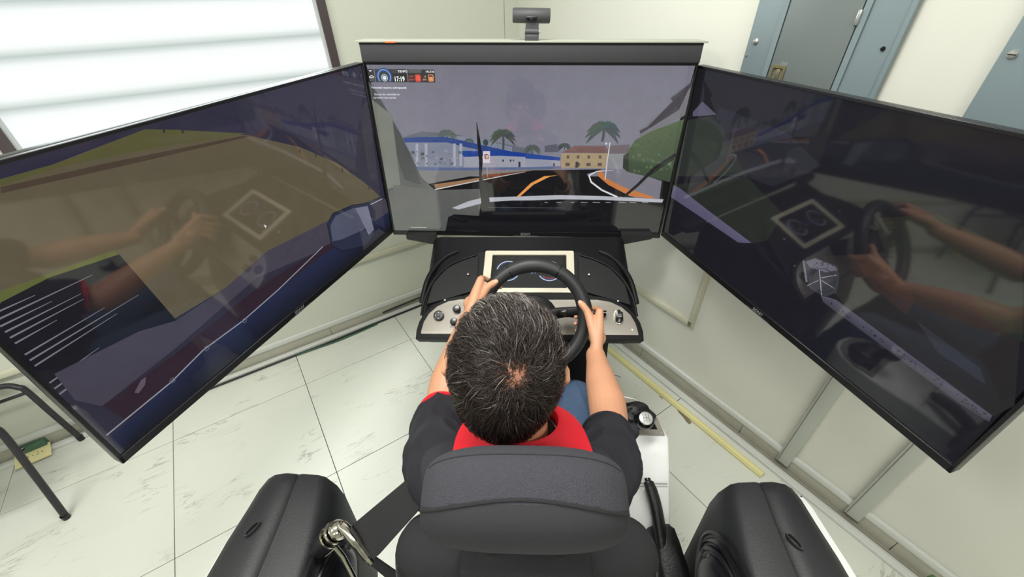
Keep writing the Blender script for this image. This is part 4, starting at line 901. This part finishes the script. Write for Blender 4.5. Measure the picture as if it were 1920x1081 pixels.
rnd = random.Random(3)
for S, E, s in ((SHL, ELL, -1), (SHR, ELR, 1)):      # soft folds
    for k in range(7):
        t = .1+.1*k; c = S+(E-S)*t; a = rnd.uniform(-.5, 1.6); off = Vector((s*math.cos(a)*.062, -.0, math.sin(a)*.062))
        cap_(bm, [c+off+Vector((-s*.03, -.02, .012)), c+off*1.02, c+off+Vector((s*.012, .04, -.02))], [.006, .011, .005], 8)
sme = remesh(bm, .005, 'shirt', 7, .5)
from mathutils import noise as mn
def folds(me, amp, sc, off):
    n = len(me.vertices); co = np.empty(n*3, np.float32); me.vertices.foreach_get('co', co); co = co.reshape(-1, 3); nm = np.empty(n*3, np.float32); me.vertex_normals.foreach_get('vector', nm); nm = nm.reshape(-1, 3)
    d = np.array([abs(mn.noise(Vector((x*sc[0]+off+z*6, y*sc[1]+x*5, z*sc[2])))) for x, y, z in co]); d = (1-np.clip(d*3.2, 0, 1))**1.5
    me.vertices.foreach_set('co', (co+nm*(d[:, None]*amp-amp*.35)).astype(np.float32).ravel()); me.update()
folds(sme, .0075, (13, 7, 16), 2.0)
link('polo_shirt', sme, M_shirt, person, 'all', label='navy black polo shirt')
for pts in (pl, pr_):
    p, t = pts[-1], (pts[-1]-pts[-2]).normalized(); bm = bmesh.new(); lathe(bm, [(.0530, -.001), (.0585, -.0), (.0595, .004), (.0585, .0085), (.0555, .0095), (.0520, .008)], p-t*.006, t, 40); bobj('sleeve_hem', bm, M_red if pts is pl else M_shirt, person, label='red sleeve hem' if pts is pl else None)
# collar: folded band around the neck, open at the front
rings = []
for k in range(41):
    a = math.radians(-150+300*k/40)          # 0 = behind the neck
    dx, dy = math.sin(a), -math.cos(a); back = .5+.5*math.cos(a)
    tip = max(0, (abs(a)-1.6)/1.0)
    ci = Vector((-.012, .415, 0)); up = 1.122+.030*back
    fl_ = .014*math.exp(-((a-1.15)/.3)**2)+.008*math.exp(-((a+1.15)/.3)**2)
    prof = [(.058, up-.030), (.055, up-.002), (.0575, up+.005), (.063, up+.003), (.080+fl_*.5, up-.022-.004*back), (.086+fl_+.020*min(1, abs(a)/1.3)*(1-tip*.2), up-.044-.012*back), (.084+fl_+.020*min(1, abs(a)/1.3)*(1-tip*.2), up-.048-.012*back), (.080, up-.030), (.066, up-.012)]
    rings.append([(ci.x+dx*r*1.06, ci.y+dy*r*.92, z) for r, z in prof])
bobj('collar', loft(rings), M_red, person, label='red collar')
# jeans
bm = bmesh.new(); ell(bm, (-.005, .45, .53), (.18, .14, .10))
for s, hx, kx, fx in ((-1, -.095, -.15, -.13), (1, .085, .165, .12)):
    cap_(bm, [(hx, .46, .535), (hx+s*.02, .62, .565), (kx, .87, .605)], [.098, .090, .070], 20); cap_(bm, [(kx, .87, .60), (kx*.98, .94, .44), (fx, 1.0, .27)], [.068, .062, .055], 20)
jme = remesh(bm, .006, 'jeans', 6, .5); folds(jme, .005, (12, 6, 12), 5.0)
link('jeans', jme, M_jeans, person, 'all', label='faded blue jeans')
for s, fx in ((-1, -.13), (1, .12)):
    bm = bmesh.new(); cap_(bm, [(fx, .97, .20), (fx, 1.03, .185), (fx*1.02, 1.12, .20)], [.042, .040, .032], 16, .8); bobj('shoe', bm, mat('black_shoe', (24, 24, 26), .4), person)
# hair: dark under-layer plus combed strands
HA, HB, HCc = .0775, .0975, .1015; H0 = Vector((0, 0, .012))
def sph(x, y, z): return np.array([x, y, z])
crown = np.array([.14, -.70, .71]); crown /= np.linalg.norm(crown)
spot2 = np.array([-.42, -.55, .72]); spot2 /= np.linalg.norm(spot2)
AX = np.array([HA, HB, HCc])
def hairline(n):      # n: unit directions in head space; true where hair grows
    x, y, z = n[:, 0], n[:, 1], n[:, 2]
    front = z > .50+.55*np.maximum(0, y)-.42+(y > .55)*.12
    side = (y > -.25) & (z > -.10-.3*np.minimum(0, y)); side &= (y < .55) | (z > .40)
    nape = (y <= -.25) & (z > -.96)
    return (side & (z > -.12)) | nape
def nape_s(n):
    k = np.clip(-n[:, 2]-.15, 0, 1)*np.clip(-n[:, 1]+.1, 0, 1); return 1+np.stack([k*.05, k*.05, k*.34], 1)
def thin(n):
    d1_ = np.linalg.norm(n-crown, axis=1); d2_ = np.linalg.norm(n-spot2, axis=1)
    return 1-np.clip(1.0*np.exp(-(d1_/.24)**2)+.70*np.exp(-(d2_/.28)**2), 0, .93)
bm = bmesh.new(); bmesh.ops.create_uvsphere(bm, u_segments=96, v_segments=64, radius=1)
co = np.array([v.co[:] for v in bm.verts]); co /= np.linalg.norm(co, axis=1)[:, None]; keep = hairline(co); th_ = thin(co)
cols = []
for i, v in enumerate(bm.verts):
    n = co[i]; dens = th_[i]; w = min(1, max(0, (dens-.30)/.55+.30*mn.noise(Vector(n)*16)))
    up_ = .0035+.0015*mn.noise(Vector(n)*9); v.co = hp(*(n*(AX+up_)*nape_s(n[None])[0]+np.array(H0)))
    sk = np.array(srgb(160, 108, 86)); dk = np.array(srgb(36, 29, 27)); cols.append((*(sk*(1-w)+dk*w), 1))
bmesh.ops.recalc_face_normals(bm, faces=bm.faces)
me = bpy.data.meshes.new('hair_underlayer'); bm.to_mesh(me); bm.free()
at = me.attributes.new('tint', 'FLOAT_COLOR', 'POINT'); at.data.foreach_set('color', np.array(cols, dtype=np.float32).ravel())
bm = bmesh.new(); bm.from_mesh(me); bm.verts.ensure_lookup_table(); bmesh.ops.delete(bm, geom=[v for v, k in zip(list(bm.verts), keep) if not k], context='VERTS'); bm.to_mesh(me); bm.free()
hair_u = link('hair', me, attr_mat('scalp_and_hair', rough=.7), person, 'all', label='dark hair thinning at the crown')
rs = np.random.RandomState(7); NS = 26000
n = rs.normal(size=(NS*3, 3)); n /= np.linalg.norm(n, axis=1)[:, None]; n = n[hairline(n)]
n = n[rs.rand(len(n)) < thin(n)*1.0+.16][:NS]; NS = len(n)
STEPS = 9; L_ = rs.uniform(.028, .055, NS)*(1-.35*(n[:, 2] < -.2)); L_[n[:, 1] > .2] *= 1.15
d1_ = np.linalg.norm(n-crown, axis=1); L_ *= np.clip(.45+d1_*1.1, .45, 1)
pts = np.zeros((STEPS, NS, 3)); p = n.copy()
swirl = rs.normal(.25, .30, NS); jit = rs.normal(0, .22, (NS, 3))*(1+2.2*np.exp(-(np.linalg.norm(n-crown, axis=1)/.3)**2))[:, None]; lift = rs.uniform(.002, .0085, NS)*np.clip(1.1-.3*(n[:, 1] < -.3), 0, 2)*np.clip(.35+n[:, 2]*.9+.5, .35, 1.25)
clump = np.array([mn.noise(Vector(a)*6.5) for a in n]); clump2 = np.array([mn.noise(Vector(a)*6.5+Vector((9, 3, 1))) for a in n])
swirl += clump*1.3; lift *= (1+.9*clump2)
for s in range(STEPS):
    f_ = s/(STEPS-1)
    h = .0040+lift*np.sin(np.minimum(1, f_*1.25)*PI*.62)
    pts[s] = p*(AX+h[:, None])*nape_s(p)+np.array(H0)
    away = p-crown; away -= p*np.sum(away*p, axis=1)[:, None]; away /= np.linalg.norm(away, axis=1)[:, None]+1e-6
    side = np.cross(p, away)
    front = np.clip((p[:, 1]+.25)*1.6, 0, 1)[:, None]*np.clip(p[:, 2]*2, 0, 1)[:, None]
    comb = np.array([-.75, .55, 0])-p*np.sum(np.array([-.75, .55, 0])*p, axis=1)[:, None]
    down = np.array([0, -.1, -1.])-p*np.sum(np.array([0, -.1, -1.])*p, axis=1)[:, None]; dw = np.clip(.3-p[:, 2], 0, .8)[:, None]
    d = away+side*swirl[:, None]*.5+comb*front*.75+down*dw+jit*.9
    d -= p*np.sum(d*p, axis=1)[:, None]; d /= np.linalg.norm(d, axis=1)[:, None]+1e-6
    p = p+d*(L_/STEPS/.092)[:, None]; p /= np.linalg.norm(p, axis=1)[:, None]
R3 = np.array(HR); P3 = pts@R3.T+np.array(HC)
rad0 = rs.uniform(.00026, .00055, NS)
Tn = np.zeros_like(P3); Tn[1:-1] = P3[2:]-P3[:-2]; Tn[0] = P3[1]-P3[0]; Tn[-1] = P3[-1]-P3[-2]; Tn /= np.linalg.norm(Tn, axis=2)[:, :, None]+1e-9
Nn = (P3-np.array(HC)); Nn /= np.linalg.norm(Nn, axis=2)[:, :, None]; Bn = np.cross(Tn, Nn); Bn /= np.linalg.norm(Bn, axis=2)[:, :, None]+1e-9; Nn = np.cross(Bn, Tn)
taper = np.array([1, 1, 1, .97, .93, .85, .7, .5, .15])[:, None, None]
V = []
for a in (PI/2, PI/2+2*PI/3, PI/2+4*PI/3): V.append(P3+(Bn*math.cos(a)*1.25+Nn*math.sin(a)*.8)*rad0[None, :, None]*taper)
V = np.stack(V, 2)                                       # steps, strands, 3, xyz
verts = V.transpose(1, 0, 2, 3).reshape(-1, 3); base = np.arange(NS)*STEPS*3; fl = []
for s in range(STEPS-1):
    for j in range(3):
        k = (j+1) % 3; fl.append(np.stack([base+s*3+j, base+s*3+k, base+(s+1)*3+k, base+(s+1)*3+j], 1))
fl = np.concatenate(fl); me = bpy.data.meshes.new('hair_strands'); me.vertices.add(len(verts)); me.vertices.foreach_set('co', verts.astype(np.float32).ravel())
me.loops.add(len(fl)*4); me.loops.foreach_set('vertex_index', fl.astype(np.int32).ravel()); me.polygons.add(len(fl)); me.polygons.foreach_set('loop_start', np.arange(0, len(fl)*4, 4, dtype=np.int32)); me.update(calc_edges=True)
g = np.clip(.0+.95*np.clip(n[:, 1]+.30, 0, 1)*np.clip(n[:, 2], 0, 1)+.05*(n[:, 2] > .3)+clump*.30*(n[:, 2] > .2)*(n[:, 1] > -.6), .012, .9); grey = rs.rand(NS) < g
dark = np.array([srgb(46, 37, 34), srgb(66, 53, 47), srgb(34, 28, 27)])[rs.randint(0, 3, NS)]; gr = np.array([srgb(118, 110, 106), srgb(150, 144, 140), srgb(96, 88, 84)])[rs.randint(0, 3, NS)]
c3 = np.where(grey[:, None], gr, dark); c4 = np.concatenate([c3, np.ones((NS, 1))], 1); c4 = np.repeat(c4, STEPS*3, 0)
at = me.attributes.new('tint', 'FLOAT_COLOR', 'POINT'); at.data.foreach_set('color', c4.astype(np.float32).ravel())
link('strands', me, attr_mat('hair_strand', rough=.38, spec=.5), hair_u, 'all', kind='stuff')

# ------------------------------------------------------------------ stacking chair at the left edge
ch = rempty('stacking_chair', -1.085, 1.9, label='black tubular metal chair cut off by the left edge of the picture', cat='chair')
M_ct = mat('chair_tube', (38, 37, 42), .45)
tubeo('front_leg', smooth_pts([(0, .215, .008), (-.002, .212, .20), (-.004, .212, .36), (-.016, .216, .385), (-.05, .232, .402), (-.12, .235, .41)], 5), .0115, M_ct, ch, 14)
tubeo('front_leg', smooth_pts([(0, -.22, .008), (.015, -.17, .22), (.028, -.122, .43), (.012, -.115, .452), (-.04, -.12, .44), (-.12, -.16, .42)], 5), .0115, M_ct, ch, 14)
for y in (.215, -.22):
    tubeo('leg_tip', [(0, y, .0), (0, y, .022)], .0135, M_blackg, ch, 14)
    tubeo('rear_leg', smooth_pts([(-.50, y, .008), (-.47, y, .25), (-.44, y, .43), (-.50, y, .62), (-.53, y, .82)], 5), .0115, M_ct, ch, 14)
    tubeo('leg_tip', [(-.501, y, .0), (-.497, y, .022)], .0135, M_blackg, ch, 14)
    tubeo('side_rail', [(-.11, y*.95, .41), (-.44, y, .42)], .0115, M_ct, ch, 12)
tubeo('side_stretcher', [(-.004, .212, .35), (-.46, .215, .34)], .007, M_ct, ch, 12); tubeo('cross_bar', [(-.46, -.215, .34), (-.46, .215, .34)], .008, M_ct, ch, 12)
tubeo('glide_knob', [(.022, -.14, .345), (.038, -.13, .342)], .010, M_blackg, ch, 12)
secs = []
for i in range(17):
    u = -1+2*i/16; s = max(.08, (1-abs(u)**5)**.35); secs.append((u*.225, 0, 0, .215*s, .022*s, 0))
rings = []
for x, _, _, ry, rz, _ in secs: rings.append([(-.285+ry*math.copysign(abs(math.cos(a))**.6, math.cos(a)), x, .444+rz*math.copysign(abs(math.sin(a))**.7, math.sin(a))) for a in [2*PI*j/28 for j in range(28)]])
bobj('seat', loft(rings), mat('chair_seat', (44, 43, 50), .8, bump=.3, bscale=500), ch)
rings = []
for i in range(13):
    u = -1+2*i/12; s = max(.1, (1-abs(u)**5)**.35); rings.append([(-.515-.03*(u*u-1)*-1+.014*s*math.cos(a), u*.225, .74+.12*s*math.sin(a)) for a in [2*PI*j/24 for j in range(24)]])
bobj('backrest', loft(rings), MATS['chair_seat'], ch)

# ------------------------------------------------------------------ outlet box, cables and small things on the floor
ob = rempty('outlet_box', -1.245, 2.135, 0, label='cream double outlet plate on a green box by the left skirting', cat='outlet')
ob.rotation_euler = (0, 0, YAW+.06)
R_ = Matrix.Rotation(.30, 3, 'X')
boxo('box', (0, .012, .035), (.105, .045, .055), mat('green_box', (72, 104, 82), .6, var=.2, vscale=40), ob, .003, label='green outlet box')
boxo('cover_plate', (0, -.032, .026), (.122, .07, .005), mat('cream_plate', (222, 214, 162), .4), ob, .001, rot=R_)
for s in (-1, 1):
    bm = bmesh.new(); n_ = R_ @ Vector((0, 0, 1)); c_ = Vector((s*.024, -.032, .026))+n_*.0025
    plate(bm, rrect(.033, .027, .011, 5), c_, (1, 0, 0), R_ @ Vector((0, 1, 0)), .001); so = bobj('socket', bm, MATS['cream_plate'], ob)
    for dx, dy, w_, h_ in ((-.006, .006, .008, .0022), (-.006, -.006, .008, .0022), (.008, 0, .0045, .0045)): boxo('slot', c_+Vector((dx, 0, 0))+(R_ @ Vector((0, 1, 0)))*dy+n_*.0012, (w_, h_, .0006), M_blackg, so, rot=R_)
latheo('plate_screw', [(.0025, 0), (.0025, .0006), (0, .0012)], Vector((0, -.032, .026))+(R_ @ Vector((0, 0, 1)))*.0025, R_ @ Vector((0, 0, 1)), M_brass, ob, 10)
def cable(name, pts, r, m, label):
    t = tubeo(name, [room(a, b, z) for a, b, z in pts], r, m, None, 10); return tag(t, label, 'cable')
cable('black_cable', smooth_pts([(-.75, WALL_L-.060, .006), (-.2, WALL_L-.063, .006), (.10, WALL_L-.066, .006), (.4, WALL_L-.060, .006), (.8, WALL_L-.058, .006), (1.3, WALL_L-.06, .006)], 6), .0055, mat('cable_black', (26, 28, 30), .5), 'black cable lying along the left skirting channel')
cable('green_cable', smooth_pts([(-.12, WALL_L-.066, .005), (0, WALL_L-.074, .005), (.12, WALL_L-.082, .005), (.24, WALL_L-.078, .005), (.36, WALL_L-.070, .005)], 6), .0045, mat('cable_green', (46, 92, 70), .5), 'short dark green cable beside the black one on the floor')
cable('upper_cable', smooth_pts([(.42, WALL_L-.016, .030), (.55, WALL_L-.018, .036), (.8, WALL_L-.018, .04), (1.3, WALL_L-.018, .04)], 6), .0045, MATS['cable_black'], 'black cable resting on top of the skirting channel near the dashboard')
p0 = PZ_ = on_plane(1270, 765, (0, 0, 0), Vector((0, 0, 1))); p1 = on_plane(1294, 794, (0, 0, 0), Vector((0, 0, 1)))
d = (p1-p0).normalized(); n_ = d.cross(Vector((0, 0, 1)))*.009
rings = [[tuple(p0.lerp(p1, t)+n_*(w)+Vector((0, 0, .001))), tuple(p0.lerp(p1, t)-n_*w+Vector((0, 0, .001))), tuple(p0.lerp(p1, t)-n_*w+Vector((0, 0, .003+z))), tuple(p0.lerp(p1, t)+n_*w+Vector((0, 0, .003+z)))] for t, w, z in ((0, .7, 0), (.3, 1, .002), (.6, .75, .001), (.85, 1, .003), (1, .8, 0))]
tag(bobj('tape_scrap', loft(rings), mat('brown_tape', (120, 106, 88), .6, var=.3, vscale=60)), 'small brown scrap of tape on the floor beside the gear console', 'scrap')
for u0, v0, u1, v1 in ((1152, 703, 1164, 707), (1236, 742, 1242, 748)):
    a_, b_ = on_plane(u0, v0, (0, 0, .0015), Vector((0, 0, 1))), on_plane(u1, v1, (0, 0, .0015), Vector((0, 0, 1)))
    tag(tubeo('hair_scrap', [a_, a_.lerp(b_, .5)+Vector((.002, .003, 0)), b_], .0013, mat('debris', (70, 66, 58), .8), None, 6), 'tiny dark thread on the floor tiles left of the gear lever' if u0 < 1200 else 'tiny dark thread on the floor tiles behind the gear lever', 'debris')
g0 = on_plane(1752, 1078, (0, 0, .03), Vector((0, 0, 1)))
t = empty('green_plug', (g0.x, g0.y, 0), YAW, label='green rubber plug at the end of the right skirting channel', cat='plug')
latheo('cap', [(.016, 0), (.018, .02), (.016, .045), (.008, .052), (0, .053)], (0, 0, 0), (0, 0, 1), mat('plug_green', (100, 130, 90), .6), t, 20); tubeo('lead', [(0, 0, .01), (-.02, -.05, .008), (-.03, -.2, .008)], .006, M_blackg, t)
